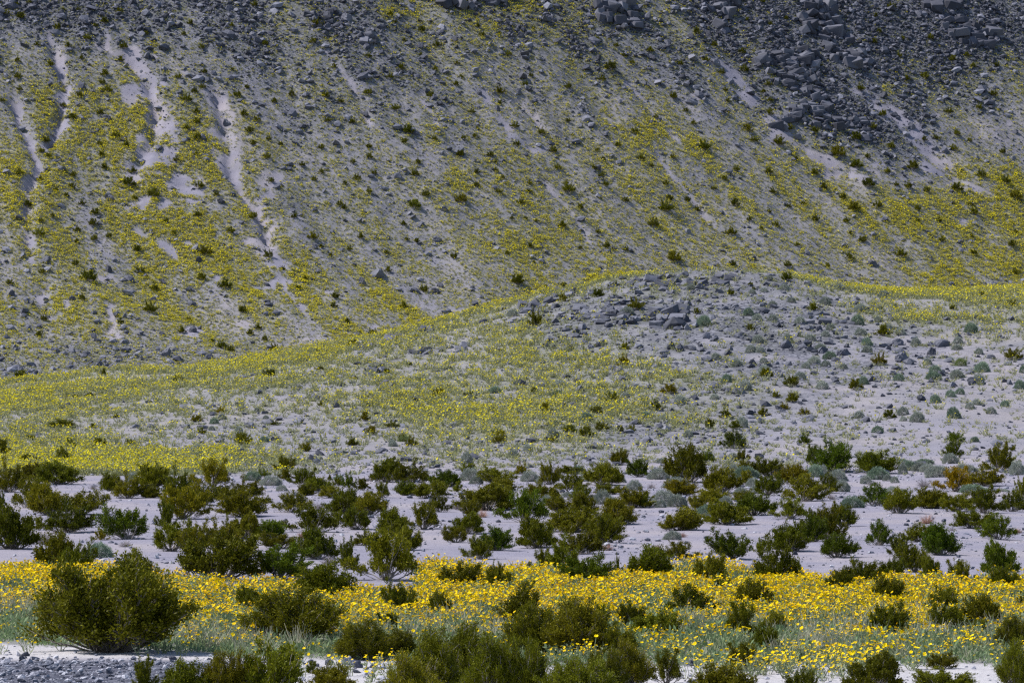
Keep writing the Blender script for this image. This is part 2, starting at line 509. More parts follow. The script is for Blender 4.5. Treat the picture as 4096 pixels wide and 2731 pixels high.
def ground_material():
    m, n, l, out = mat('desert_ground')
    tc = n.new('ShaderNodeTexCoord')
    at = n.new('ShaderNodeAttribute'); at.attribute_name = 'cover'      # r stony, g green litter, b pale crust
    sep = n.new('ShaderNodeSeparateColor'); l.new(at.outputs['Color'], sep.inputs[0])
    def noise(scale, detail=5, rough=.6):
        q = n.new('ShaderNodeTexNoise'); q.inputs['Scale'].default_value = scale; q.inputs['Detail'].default_value = detail
        q.inputs['Roughness'].default_value = rough
        l.new(tc.outputs['Object'], q.inputs['Vector']); return q
    def mixc(f, a, b):
        q = n.new('ShaderNodeMix'); q.data_type = 'RGBA'
        l.new(f, q.inputs[0]); l.new(a, q.inputs[6]); l.new(b, q.inputs[7]); return q.outputs[2]
    def mapr(v, a, b, c=0, d=1):
        q = n.new('ShaderNodeMapRange'); q.inputs[1].default_value = a; q.inputs[2].default_value = b
        q.inputs[3].default_value = c; q.inputs[4].default_value = d
        l.new(v, q.inputs[0]); return q.outputs[0]
    big, mid, fine = noise(.16, 4), noise(1.3, 6), noise(11, 4, .7)
    sand = ramp(n, [(.25, (.196, .184, .232)), (.55, (.230, .217, .268)), (.8, (.266, .250, .296))])
    l.new(mid.outputs[0], sand.inputs[0])
    warm = ramp(n, [(.3, (.268, .240, .268)), (.7, (.300, .272, .298))]); l.new(mid.outputs[0], warm.inputs[0])
    base = mixc(mapr(big.outputs[0], .45, .62), sand.outputs[0], warm.outputs[0])
    vor = n.new('ShaderNodeTexVoronoi'); vor.inputs['Scale'].default_value = 7.5
    l.new(tc.outputs['Object'], vor.inputs['Vector'])
    grav = ramp(n, [(.0, (.055, .056, .083)), (.45, (.115, .114, .152)), (.8, (.18, .177, .225)), (1, (.26, .255, .30))])
    sp = n.new('ShaderNodeSeparateColor'); l.new(vor.outputs['Color'], sp.inputs[0])
    l.new(sp.outputs[0], grav.inputs[0])
    # stones show where noise falls under the stoniness of the spot
    th = n.new('ShaderNodeMath'); th.operation = 'MULTIPLY_ADD'; th.inputs[1].default_value = 1.0; 
    l.new(sep.outputs[0], th.inputs[0])
    sub = n.new('ShaderNodeMath'); sub.operation = 'SUBTRACT'; sub.inputs[0].default_value = .28
    l.new(mid.outputs[0], sub.inputs[1]); l.new(sub.outputs[0], th.inputs[2])
    c1 = mixc(mapr(th.outputs[0], -.05, .35), base, grav.outputs[0])
    dk = ramp(n, [(.0, (.035, .036, .052)), (.6, (.080, .082, .108)), (1, (.16, .16, .19))]); l.new(sp.outputs[0], dk.inputs[0])
    c1 = mixc(mapr(th.outputs[0], .32, .72), c1, dk.outputs[0])
    grn = ramp(n, [(.3, (.145, .15, .115)), (.7, (.215, .212, .175))]); l.new(fine.outputs[0], grn.inputs[0])
    gm = n.new('ShaderNodeMath'); gm.operation = 'MULTIPLY'
    l.new(sep.outputs[1], gm.inputs[0]); l.new(mapr(fine.outputs[0], .28, .52), gm.inputs[1])
    c2 = mixc(gm.outputs[0], c1, grn.outputs[0])
    pale = ramp(n, [(.3, (.38, .36, .375)), (.7, (.46, .44, .45))]); l.new(mid.outputs[0], pale.inputs[0])
    c3 = mixc(sep.outputs[2], c2, pale.outputs[0])
    b = n.new('ShaderNodeBsdfPrincipled'); b.inputs['Roughness'].default_value = .95
    b.inputs['Specular IOR Level'].default_value = .1
    l.new(c3, b.inputs['Base Color'])
    h = n.new('ShaderNodeMath'); h.operation = 'ADD'
    l.new(fine.outputs[0], h.inputs[0]); l.new(mid.outputs[0], h.inputs[1])
    bp = n.new('ShaderNodeBump'); bp.inputs['Strength'].default_value = .55; bp.inputs['Distance'].default_value = .09
    l.new(h.outputs[0], bp.inputs['Height']); l.new(bp.outputs[0], b.inputs['Normal'])
    l.new(b.outputs[0], out.inputs[0])
    return m
M['ground'] = ground_material()

# ------------------------------------------------------------------ mesh helpers
def np_mesh(name, V, F, material, smooth_shade=False, slots=None):
    """V (n,3), F (m,k) or list of such arrays"""
    Fs = F if isinstance(F, list) else [F]
    Fs = [f for f in Fs if len(f)]
    me = bpy.data.meshes.new(name)
    me.vertices.add(len(V))
    me.vertices.foreach_set('co', np.ascontiguousarray(V, np.float32).ravel())
    nl = sum(f.size for f in Fs); nf = sum(len(f) for f in Fs)
    me.loops.add(nl); me.polygons.add(nf)
    me.loops.foreach_set('vertex_index', np.concatenate([f.ravel() for f in Fs]).astype(np.int32))
    tot = np.concatenate([np.full(len(f), f.shape[1]) for f in Fs])
    me.polygons.foreach_set('loop_start', np.concatenate([[0], np.cumsum(tot)[:-1]]).astype(np.int32))
    for mm in (material if isinstance(material, list) else [material]):
        me.materials.append(mm)
    if slots is not None:
        me.polygons.foreach_set('material_index', np.asarray(slots, np.int32))
    me.polygons.foreach_set('use_smooth', np.full(nf, smooth_shade))
    me.update(calc_edges=True)
    me.validate()
    return me

def add(name, me, parent=None, loc=None):
    o = bpy.data.objects.new(name, me)
    COL.objects.link(o)
    if parent:
        o.parent = parent
    if loc is not None:
        o.location = loc
    return o

def tag(o, label, cat=None, group=None, kind=None):
    o['label'] = label
    if cat: o['category'] = cat
    if group: o['group'] = group
    if kind: o['kind'] = kind
    return o

def unit(v):
    return v / np.maximum(np.linalg.norm(v, axis=-1, keepdims=True), 1e-9)

class Geo:
    def __init__(s):
        s.V, s.F, s.S, s.n = [], [], [], 0
    def put(s, v, f, slot=0):
        s.V.append(v); s.F.append(f + s.n); s.S.append(np.full(len(f), slot)); s.n += len(v)
    def mesh(s, name, mats, smooth_shade=False):
        tri = [(f, q) for f, q in zip(s.F, s.S)]
        return np_mesh(name, np.concatenate(s.V), [f for f, _ in tri], mats, smooth_shade, np.concatenate([q for _, q in tri]))

def blades(p, d, length, width, side=None, r=None):
    """diamond-shaped leaves: p root, d direction, one quad each"""
    n = len(p)
    r = r or rng
    if side is None:
        side = r.normal(size=(n, 3))
    side = unit(np.cross(d, side))
    L = np.broadcast_to(np.asarray(length, float), (n,))[:, None]; W = np.broadcast_to(np.asarray(width, float), (n,))[:, None]
    V = np.stack([p, p + d * L * .5 + side * W * .5, p + d * L, p + d * L * .5 - side * W * .5], 1).reshape(-1, 3)
    return V, np.arange(n * 4).reshape(n, 4)

def tubes(paths, r0, r1):
    """three-sided twigs along polylines (k, m, 3)"""
    paths = np.asarray(paths, float)
    k, m, _ = paths.shape
    t = np.gradient(paths, axis=1); t = unit(t)
    a = unit(np.cross(t, np.array([.31, .52, .79]))); b = np.cross(t, a)
    rad = np.linspace(1, 0, m)[None, :, None] * (np.asarray(r0).reshape(-1, 1, 1) - r1) + r1
    ring = np.stack([paths + rad * (math.cos(q) * a + math.sin(q) * b) for q in (0, 2.094, 4.189)], 2)   # k,m,3,3
    V = ring.reshape(-1, 3)
    base = (np.arange(k)[:, None] * m + np.arange(m - 1)[None, :]) * 3
    F = []
    for q in range(3):
        F.append(np.stack([base + q, base + (q + 1) % 3, base + 3 + (q + 1) % 3, base + 3 + q], -1).reshape(-1, 4))
    return V, np.concatenate(F)

# ------------------------------------------------------------------ shrubs
def creosote_meshes(seed, nstem, nsub, nleaf, leaf, spray=.085, lean=(0, 0), bare=.16):
    """vase-shaped desert shrub 1 m wide and about 0.72 m tall: (branches mesh, foliage mesh)"""
    r = np.random.default_rng(seed)
    az = r.uniform(0, 2 * np.pi, nstem)
    pol = np.arccos(r.uniform(.06, 1.0, nstem) ** .8)
    lump = 1 + .17 * np.sin(az * 2 + r.uniform(0, 6)) * np.sin(pol) + .12 * np.sin(az * 3 + r.uniform(0, 6)) + .11 * r.normal(size=nstem)
    R = np.clip(lump, .55, 1.3) * r.uniform(.82, 1.06, nstem)
    end = np.stack([.47 * np.sin(pol) * np.cos(az) + lean[0] * np.cos(pol), .47 * np.sin(pol) * np.sin(az), .06 + .60 * np.cos(pol)], 1) * R[:, None]
    end[:, 2] = np.maximum(end[:, 2], .05)
    root = np.stack([r.normal(0, .035, nstem), r.normal(0, .035, nstem), np.full(nstem, -.03)], 1)
    mid = root * .5 + end * .5 + np.stack([.06 * np.cos(az), .06 * np.sin(az), -.02 + .05 * r.normal(size=nstem)], 1)
    s = np.linspace(0, 1, 6)[None, :, None]
    path = (1 - s) ** 2 * root[:, None] + 2 * s * (1 - s) * mid[:, None] + s * s * end[:, None]
    path[:, 1:] += r.normal(0, .010, path[:, 1:].shape)
    g = Geo()
    g.put(*tubes(path, r.uniform(.009, .016, nstem), .003))
    # side branches
    k = r.integers(0, nstem, nstem * nsub)
    u = r.uniform(bare * 1.6, 1.0, len(k)) ** .75
    p0 = (1 - u[:, None]) ** 2 * root[k] + 2 * (u * (1 - u))[:, None] * mid[k] + (u * u)[:, None] * end[k]
    tan = unit(2 * (1 - u[:, None]) * (mid[k] - root[k]) + 2 * u[:, None] * (end[k] - mid[k]))
    outw = unit(p0 * np.array([1, 1, .9]) + np.array([0, 0, .05]))
    d = unit(tan * .7 + outw * .5 + r.normal(0, .55, (len(k), 3)) + np.array([0, 0, .2]))
    Ls = r.uniform(.06, .15, len(k)) * (1.15 - .3 * u)
    p1 = p0 + d * Ls[:, None]
    sub = np.stack([p0, (p0 + p1) / 2 + r.normal(0, .006, p0.shape), p1], 1)
    few = sub[::2]
    g.put(*tubes(few, .005, .0018))
    branches = g.mesh('branches', M['twig'])
    # leafy sprays at the ends of the side branches
    ns = len(k)
    q = r.uniform(.15, 1.15, (ns, nleaf))
    pos = p0[:, None] + d[:, None] * (Ls[:, None] * q)[..., None] + r.normal(0, spray * .2, (ns, nleaf, 3))
    ld = unit(d[:, None] * .9 + r.normal(0, .55, (ns, nleaf, 3)) + np.array([0, 0, .25]))
    pos, ld = pos.reshape(-1, 3), ld.reshape(-1, 3)
    keep = pos[:, 2] > .05 + .10 * r.random(len(pos))
    pos, ld = pos[keep], ld[keep]
    V, F = blades(pos, ld, leaf * r.uniform(.7, 1.5, len(pos)), leaf * r.uniform(.42, .7, len(pos)), r=r)
    return branches, np_mesh('foliage', V, F, M['creosote'])

def dome_meshes(seed, nleaf, leaf, material, height=.62, twigs=60):
    """low rounded shrub, 1 m wide"""
    r = np.random.default_rng(seed)
    az = r.uniform(0, 2 * np.pi, nleaf); cz = r.uniform(-.02, 1, nleaf)
    sz = np.sqrt(np.maximum(0, 1 - cz * cz))
    lump = 1 + .10 * np.sin(az * 3 + cz * 4 + seed) + .07 * np.sin(az * 5 - cz * 7 + 2 * seed) + .06 * np.sin(az * 9 + cz * 11)
    rad = lump * r.uniform(.62, 1.02, nleaf) ** .5
    n = np.stack([sz * np.cos(az), sz * np.sin(az), cz], 1)
    p = n * rad[:, None] * np.array([.47, .47, height * .95])
    p[:, 2] = np.maximum(p[:, 2], .01)
    d = unit(n + r.normal(0, .5, n.shape) + np.array([0, 0, .3]))
    V, F = blades(p, d, leaf * r.uniform(.7, 1.6, nleaf), leaf * .42, r=r)
    fol = np_mesh('foliage', V, F, material)
    az = r.uniform(0, 2 * np.pi, twigs); cz = r.uniform(.05, 1, twigs); sz = np.sqrt(1 - cz * cz)
    e = np.stack([.46 * sz * np.cos(az), .46 * sz * np.sin(az), height * .92 * cz], 1) * r.uniform(.85, 1.08, twigs)[:, None]
    path = np.stack([e * 0 + np.array([0, 0, -.02]), e * .5 + r.normal(0, .02, e.shape), e], 1)
    tw = np_mesh('branches', *tubes(path, .006, .0025), M['twig'])
    return tw, fol

def dry_mesh(seed, n=150, height=.6):
    r = np.random.default_rng(seed)
    az = r.uniform(0, 2 * np.pi, n); cz = r.uniform(.02, 1, n); sz = np.sqrt(1 - cz * cz)
    e = np.stack([.48 * sz * np.cos(az), .48 * sz * np.sin(az), height * cz], 1) * r.uniform(.55, 1.08, n)[:, None]
    path = np.stack([e * 0, e * .35 + r.normal(0, .03, e.shape), e * .7 + r.normal(0, .03, e.shape), e], 1)
    path[:, :, 2] = np.maximum(path[:, :, 2], -.01)
    g = Geo(); g.put(*tubes(path, .006, .003))
    k = r.integers(0, n, n * 5); u = r.uniform(.3, 1, n * 5)[:, None]
    p0 = e[k] * u; d = unit(e[k] + r.normal(0, .25, p0.shape))
    p1 = p0 + d * r.uniform(.05, .15, (len(k), 1)); p1[:, 2] = np.maximum(p1[:, 2], 0)
    g.put(*tubes(np.stack([p0, p1], 1), .0035, .002))
    return g.mesh('branches', M['dry'])

BIG = [creosote_meshes(100 + i, 90, 15, 26, .024, .11, bare=.22) for i in range(4)]
MIDB = [creosote_meshes(200 + i, 34 + 8 * (i % 5), 12, 22, .037, .11, lean=(.14 * (i % 3 - 1), 0), bare=.16 + .05 * (i % 4)) for i in range(12)]
FARB = [creosote_meshes(300 + i, 26, 9, 14, .06, .13) for i in range(6)]
SAGE = [dome_meshes(400 + i, 6000, .05, M['sage']) for i in range(4)]
SAGEF = [dome_meshes(420 + i, 1800, .085, M['sage'], twigs=20) for i in range(4)]
DRY = [dry_mesh(440 + i) for i in range(3)]

# ------------------------------------------------------------------ stones
def rock_mesh(seed, sub, material, flat=.75, planes=11):
    r = np.random.default_rng(seed)
    import bmesh
    bm = bmesh.new()
    bmesh.ops.create_icosphere(bm, subdivisions=sub, radius=1)
    V = np.array([v.co[:] for v in bm.verts]); F = np.array([[v.index for v in f.verts] for f in bm.faces])
    bm.free()
    n = unit(r.normal(size=(planes, 3))); dist = r.uniform(.45, .95, planes)
    dots = V @ n.T
    rr = np.min(np.where(dots > .05, dist / np.maximum(dots, .05), 9), 1)
    rr = np.minimum(rr, 1.15) * (1 + .05 * r.normal(size=len(V)))
    V = V * rr[:, None] * np.array([1, r.uniform(.7, 1), flat * r.uniform(.75, 1.1)])
    V[:, 2] = np.maximum(V[:, 2], -.35)
    V = V / (np.abs(V[:, 0]).max() * 2)
    V[:, 2] -= V[:, 2].min() * .35
    return np_mesh('stone', V, F, material, False)

BOULDER = [rock_mesh(500 + i, 3, M['rock'], .8) for i in range(6)]
HBOULDER = [rock_mesh(520 + i, 3, M['hillrock'], .72) for i in range(6)]
COBBLE = [rock_mesh(540 + i, 3, M['cobble'], .6, 26) for i in range(5)]

lib = {}
def library(key, meshes):
    c = bpy.data.collections.new(key)
    for i, me in enumerate(meshes):
        o = bpy.data.objects.new('%s_%02d' % (key, i), me)
        c.objects.link(o)
    lib[key] = c
    return c

library('stone', [rock_mesh(600 + i, 1, M['stone'], .7, 9) for i in range(6)])
library('rubble', [rock_mesh(610 + i, 1, M['varnish'], .8, 8) for i in range(6)])
library('hillstone', [rock_mesh(620 + i, 1, M['hillrock'], .6, 9) for i in range(6)])
library('gravel', [rock_mesh(640 + i, 1, M['cobble'] if i < 3 else M['pebble'], .6, 14) for i in range(6)])
library('pebble', [rock_mesh(660 + i, 1, M['pebble'] if i < 2 else M['stone'], .55, 14) for i in range(4)])

# ------------------------------------------------------------------ flowers and grasses
def head_geo(c, nrm, rad, r, petals=9):
    """daisy heads: shallow cups, one fan each"""
    n = len(c)
    a = unit(np.cross(nrm, r.normal(size=(n, 3)))); b = np.cross(nrm, a)
    ang = np.linspace(0, 2 * np.pi, petals, endpoint=False)
    ring = c[:, None] + rad[:, None, None] * (np.cos(ang)[None, :, None] * a[:, None] + np.sin(ang)[None, :, None] * b[:, None]) \
        + nrm[:, None] * (rad[:, None] * r.uniform(.05, .5, (n, petals)))[..., None]
    V = np.concatenate([c[:, None], ring], 1).reshape(-1, 3)
    base = np.arange(n)[:, None] * (petals + 1)
    i = np.arange(petals)
    F = np.stack([np.repeat(base, petals, 1), base + 1 + i, base + 1 + (i + 1) % petals], -1).reshape(-1, 3)
    return V, F

def gold_parts(seed, nst, hgt, spread, nleaf, rad, stem_w=.007):
    r = np.random.default_rng(seed)
    az = r.uniform(0, 2 * np.pi, nst)
    rr = spread * np.sqrt(r.random(nst))
    root = np.stack([rr * .35 * np.cos(az), rr * .35 * np.sin(az), np.zeros(nst)], 1)
    top = np.stack([rr * np.cos(az), rr * np.sin(az), hgt * r.uniform(.62, 1.05, nst)], 1) + r.normal(0, .02, (nst, 3))
    mid = root * .5 + top * .5 + r.normal(0, .025, (nst, 3))
    path = np.stack([root, mid, top], 1)
    stems = tubes(path, stem_w, stem_w * .55)
    k = r.integers(0, nst, nleaf); u = r.uniform(.02, .72, nleaf)[:, None]
    p = root[k] * (1 - u) + top[k] * u + r.normal(0, .01, (nleaf, 3))
    d = unit(r.normal(size=(nleaf, 3)) * np.array([1, 1, .35]) + np.array([0, 0, .55]))
    leaves = blades(p, d, r.uniform(.05, .11, nleaf), r.uniform(.018, .034, nleaf), r=r)
    nrm = unit(r.normal(0, .42, (nst, 3)) + np.array([-.2, -.22, .95]))
    return r, stems, leaves, top, nrm, rad * r.uniform(.6, 1.35, nst)

def gold_mesh(seed, nst, hgt, spread, nleaf, rad, heads=1.0, far=False, petals=8):
    r, stems, leaves, top, nrm, rr = gold_parts(seed, nst, hgt, spread, nleaf, rad, .012 if far else .006)
    g = Geo()
    g.put(*stems, 0); g.put(*leaves, 0)
    nh = max(1, int(nst * heads)) if heads > 0 else 0
    if nh:
        g.put(*head_geo(top[:nh], nrm[:nh], rr[:nh], r, petals), 1)
    return g.mesh('gold', [M['stem_far' if far else 'stem'], M['petal_far' if far else 'petal']])

def herb_mesh(seed, n, hgt, spread, material, wid=.03, length=.09):
    r = np.random.default_rng(seed)
    az = r.uniform(0, 2 * np.pi, n); rr = spread * np.sqrt(r.random(n))
    p = np.stack([rr * np.cos(az), rr * np.sin(az), hgt * r.random(n) ** 1.3 * .8], 1)
    d = unit(np.stack([np.cos(az) * .5, np.sin(az) * .5, np.full(n, .75)], 1) + r.normal(0, .4, (n, 3)))
    V, F = blades(p, d, length * r.uniform(.6, 1.4, n), wid * r.uniform(.6, 1.3, n), r=r)
    return np_mesh('herb', V, F, material)

def straw_mesh(seed, n, hgt, spread):
    r = np.random.default_rng(seed)
    az = r.uniform(0, 2 * np.pi, n); rr = spread * np.sqrt(r.random(n))
    root = np.stack([rr * .5 * np.cos(az), rr * .5 * np.sin(az), np.zeros(n)], 1)
    top = root + np.stack([r.normal(0, .10, n), r.normal(0, .10, n), hgt * r.uniform(.4, 1.05, n)], 1)
    mid = (root + top) / 2 + r.normal(0, .03, (n, 3))
    V, F = tubes(np.stack([root, mid, top], 1), .0042, .002)
    return np_mesh('straw', V, F, M['straw'])

library('gold_near', [gold_mesh(700 + i, 8 + i % 4, .245, .25, 14, .0225) for i in range(6)])
library('gold_sparse', [gold_mesh(720 + i, 7, .22, .24, 26, .0225, .2 if i % 2 else 0) for i in range(6)])
library('gold_hill', [gold_mesh(740 + i, 6, .28, .24, 14, .032, .9, True, 6) for i in range(6)])
library('gold_far', [gold_mesh(760 + i, 7, .22, .28, 14, .046, .9, True, 5) for i in range(6)])
library('green_far', [gold_mesh(780 + i, 7, .17, .28, 20, .035, .2 if i % 2 else 0, True, 5) for i in range(6)])
library('herb', [herb_mesh(800 + i, 46, .19, .24, M['herb']) for i in range(4)])
library('herb_low', [herb_mesh(810 + i, 50, .07, .28, M['herb'], .022, .06) for i in range(3)])
library('straw', [straw_mesh(820 + i, 20, .36, .18) for i in range(4)])

def scatter(name, key, x, y, scl, label, cat, z=None, tilt=.12, kind='stuff', sink=0.0, squash=None):
    n = len(x)
    z = ground(x, y) if z is None else z
    me = bpy.data.meshes.new(name)
    me.vertices.add(n)
    me.vertices.foreach_set('co', np.stack([x, y, z - sink * scl], 1).astype(np.float32).ravel())
    rot = np.stack([rng.normal(0, tilt, n), rng.normal(0, tilt, n), rng.uniform(0, 6.283, n)], 1)
    s3 = np.repeat(scl[:, None], 3, 1)
    if squash is not None:
        s3 = s3 * squash
    for nm, ty, dat in (('rot', 'FLOAT_VECTOR', rot), ('scl', 'FLOAT_VECTOR', s3)):
        a = me.attributes.new(nm, ty, 'POINT'); a.data.foreach_set('vector', dat.astype(np.float32).ravel())
    a = me.attributes.new('pick', 'INT', 'POINT')
    a.data.foreach_set('value', rng.integers(0, len(lib[key].objects), n).astype(np.int32))
    o = add(name, me)
    ng = bpy.data.node_groups.new('scatter_' + name, 'GeometryNodeTree')
    ng.interface.new_socket('Geometry', in_out='INPUT', socket_type='NodeSocketGeometry')
    ng.interface.new_socket('Geometry', in_out='OUTPUT', socket_type='NodeSocketGeometry')
    N, L = ng.nodes, ng.links
    gi, go = N.new('NodeGroupInput'), N.new('NodeGroupOutput')
    ci = N.new('GeometryNodeCollectionInfo'); ci.inputs['Collection'].default_value = lib[key]
    ci.inputs['Separate Children'].default_value = True; ci.inputs['Reset Children'].default_value = True
    ip = N.new('GeometryNodeInstanceOnPoints'); ip.inputs['Pick Instance'].default_value = True
    def attr(nm, ty):
        q = N.new('GeometryNodeInputNamedAttribute'); q.data_type = ty; q.inputs['Name'].default_value = nm
        return q.outputs['Attribute']
    L.new(gi.outputs[0], ip.inputs['Points']); L.new(ci.outputs[0], ip.inputs['Instance'])
    L.new(attr('pick', 'INT'), ip.inputs['Instance Index'])
    e2r = N.new('FunctionNodeEulerToRotation')
    L.new(attr('rot', 'FLOAT_VECTOR'), e2r.inputs[0]); L.new(e2r.outputs[0], ip.inputs['Rotation'])
    L.new(attr('scl', 'FLOAT_VECTOR'), ip.inputs['Scale'])
    L.new(ip.outputs[0], go.inputs[0])
    md = o.modifiers.new('scatter', 'NODES'); md.node_group = ng
    tag(o, label, cat, kind=kind)
    return o

# ------------------------------------------------------------------ ground sheets
def covers(x, y, z):
    yl = np.zeros(x.shape); rk = np.zeros(x.shape); pale = np.zeros(x.shape); bare = np.zeros(x.shape)
    far = y > 330
    near = (y <= 330) & (y > 188)
    fl = y <= 188
    yl[far], rk[far], bare[far] = mountain_cover(x[far], y[far], z[far])
    yl[near], rk[near] = hill_cover(x[near], y[near], z[near])
    v, px, py = meadow(x[fl], y[fl])
    inb = ((v > .0) & (v < 1.02)).astype(float)
    gv = np.zeros(inb.shape)
    wash = smooth(1508, 1522, py + 6 * fbm(x[fl] / .7, y[fl] / 2, 81, 3)) * smooth(640, 480, px)
    gv = np.maximum(.32 * smooth(-.1, .5, fbm(x[fl] / 3, y[fl] / 7, 82, 3)), wash)
    pl = smooth(.99, 1.04, v) * (1 - wash)
    yl[fl] = inb * .75; rk[fl] = gv; pale[fl] = pl * .95
    return yl, rk, pale, bare

cy, cr, cp, cb = covers(GX.ravel(), GY.ravel(), GZ.ravel())
stony = np.clip(cr * 1.05 - .14, 0, 1) * (1 - cb)
green = np.clip(cy * 1.15 + .12 * (GY.ravel() > 200), 0, 1) * (1 - cb) * np.where(GY.ravel() > 330, .8, 1)
attr4 = np.stack([stony, green, cp, np.ones_like(cp)], 1)
Vg = np.stack([GX.ravel(), GY.ravel(), GZ.ravel()], 1)
ii, jj = np.meshgrid(np.arange(NC - 1), np.arange(NR - 1), indexing='ij')
q00 = (ii * NR + jj).ravel()
FQ = np.stack([q00, q00 + NR, q00 + NR + 1, q00 + 1], 1)
hz = hill_z(GX, GY).ravel()
ymid = YY[jj.ravel()]
is_mount = ymid > 330
is_hill = (~is_mount) & ((hz[q00] > .45) | (ymid > 262))
is_floor = (~is_mount) & (~is_hill)
for nm, sel, lab in (('desert_floor', is_floor, 'pale grey sandy wash floor with gravel patches'),
                     ('rocky_hill', is_hill, 'low rounded hill of sand, stones and flowers in the middle distance'),
                     ('mountainside', is_mount, 'steep stony mountain slope streaked with gullies filling the background')):
    f = FQ[sel]
    used, inv = np.unique(f, return_inverse=True)
    me = np_mesh(nm, Vg[used], inv.reshape(f.shape), M['ground'], True)
    a = me.color_attributes.new('cover', 'FLOAT_COLOR', 'POINT')
    a.data.foreach_set('color', attr4[used].astype(np.float32).ravel())
    tag(add(nm, me), lab, kind='structure')

# ------------------------------------------------------------------ rock outcrops
def outcrop(poly, zone, hgt, cellsize, step, label, material, seed, name='rock_outcrop', group='bedrock outcrops'):
    """jointed bedrock breaking through the slope, block by block; poly in photograph pixels"""
    r = np.random.default_rng(seed)
    q = np.array(poly, float)
    pxy = []
    area = .5 * abs(np.dot(q[:, 0], np.roll(q[:, 1], -1)) - np.dot(q[:, 1], np.roll(q[:, 0], -1)))
    lo, hi = q.min(0), q.max(0)
    d_mid = float(drop(*q.mean(0), zone)[1][0])
    cpx = cellsize * FPX / d_mid                      # block size in photograph pixels
    n = int(np.clip(area / (cpx * cpx * .5) * 1.2, 14, 130))
    while len(pxy) < n:
        p = r.uniform(lo, hi)
        c = False
        for i in range(len(q)):
            (ax, ay), (bx_, by_) = q[i], q[(i + 1) % len(q)]
            if (ay > p[1]) != (by_ > p[1]) and p[0] < (bx_ - ax) * (p[1] - ay) / (by_ - ay) + ax:
                c = not c
        if c:
            pxy.append(p)
    pxy = np.array(pxy)
    wx, wy = drop(pxy[:, 0], pxy[:, 1], zone); wz = ground(wx, wy)
    c = (float(wx.mean()), float(wy.mean()), float(ground(wx.mean(), wy.mean())))
    root = add(name, None, loc=c)
    meshes = BLOCKS[material.name]
    yaw, dip = r.uniform(-.6, .6), r.uniform(-.45, .45)
    for x, y, z in zip(wx, wy, wz):
        s_ = cellsize * r.uniform(.55, 1.5)
        o = add('rock_block', meshes[r.integers(0, len(meshes))], root, loc=(x - c[0], y - c[1], z - c[2] + hgt * cellsize * r.uniform(-.12, .22)))
        o.scale = (s_ * r.uniform(.9, 1.7), s_ * r.uniform(.8, 1.3), s_ * r.uniform(.55, 1.0) * (.6 + .3 * hgt))
        o.rotation_euler = (dip + r.normal(0, .22), r.normal(0, .22) + .15, yaw + r.normal(0, .3) + (math.pi if r.random() < .5 else 0))
    return tag(root, label, 'rock outcrop', group)

def block_mesh(seed, material):
    """angular joint block"""
    r = np.random.default_rng(seed)
    g = np.array([(i, j, k) for i in (-1, 1) for j in (-1, 1) for k in (-1, 1)], float)
    import bmesh
    bm = bmesh.new()
    for v in g * r.uniform(.62, 1.1, (8, 3)):
        bm.verts.new(v)
    for v in unit(r.normal(size=(5, 3))) * 1.15:
        bm.verts.new(v)
    bmesh.ops.convex_hull(bm, input=bm.verts)
    bmesh.ops.bevel(bm, geom=list(bm.edges), offset=.07, segments=1, affect='EDGES')
    bmesh.ops.triangulate(bm, faces=bm.faces)
    V = np.array([v.co[:] for v in bm.verts]); bm.verts.index_update()
    F = np.array([[v.index for v in f.verts] for f in bm.faces])
    bm.free()
    V = V / (np.abs(V).max(0) * 2)
    return np_mesh('rock_block', V, F, material, False)
BLOCKS = {M[k].name: [block_mesh(980 + 10 * n + i, M[k]) for i in range(8)] for n, k in enumerate(('rock', 'hillrock'))}

def TL(ox, oy, s, *pts):      # tile coordinates -> photograph pixels
    return [(ox + a / s, oy + b / s) for a, b in pts]
S3 = 2351 / 1366.0
def d3(*p): return TL(2730, 0, S3, *p)
def d2(*p): return TL(1366, 0, S3, *p)
def c2(*p): return TL(1366, 910, S3, *p)
def c3(*p): return TL(2730, 910, S3, *p)
def d1(*p): return TL(0, 0, S3, *p)

outcrop(d3((480, 340), (650, 360), (900, 350), (960, 700), (1090, 800), (1060, 890), (850, 900), (620, 880), (760, 740), (700, 600), (520, 560)), 'mountain', 1.3, .75, .2,
        'dark craggy rock spur running down above the two sandy chutes at right', M['rock'], 901)
outcrop(d3((840, -40), (1010, 60), (1130, 240), (1270, 420), (1210, 520), (930, 330), (820, 200)), 'mountain', 2.0, .9, .24,
        'tall dark cliff band at the top, right of centre, above the craggy spur', M['rock'], 902)
outcrop(d3((1600, -60), (1900, -60), (1930, 120), (2120, 180), (2180, 320), (1960, 330), (1830, 230), (1700, 80)), 'mountain', 2.0, .9, .24,
        'shadowed black cliff at the top near the right edge', M['rock'], 903)
outcrop(d3((230, -40), (390, -40), (330, 120), (250, 200), (200, 120)), 'mountain', 1.6, .8, .22,
        'small dark crag at the top between the leaning cliff and the tall cliff band', M['rock'], 904)
outcrop(d2((1740, -40), (1960, -40), (2040, 200), (1990, 260), (1880, 230), (1760, 130)), 'mountain', 2.2, .85, .2,
        'steep blue-black leaning cliff at the top edge right of centre', M['rock'], 905)
outcrop(d2((680, -30), (1160, -30), (1180, 40), (900, 60), (700, 50)), 'mountain', 1.5, .8, .22,
        'broken dark ledge cut by the top edge near the middle', M['rock'], 906)
outcrop(d3((1080, 820), (1290, 830), (1300, 980), (1180, 960)), 'mountain', 1.0, .6, .18,
        'low dark rock knob at the foot of the craggy spur', M['rock'], 907)
outcrop(d1((2110, 100), (2330, 60), (2400, 140), (2260, 220), (2130, 190)), 'mountain', 1.1, .65, .2,
        'dark rubble outcrop high on the slope, upper left of centre', M['rock'], 908)
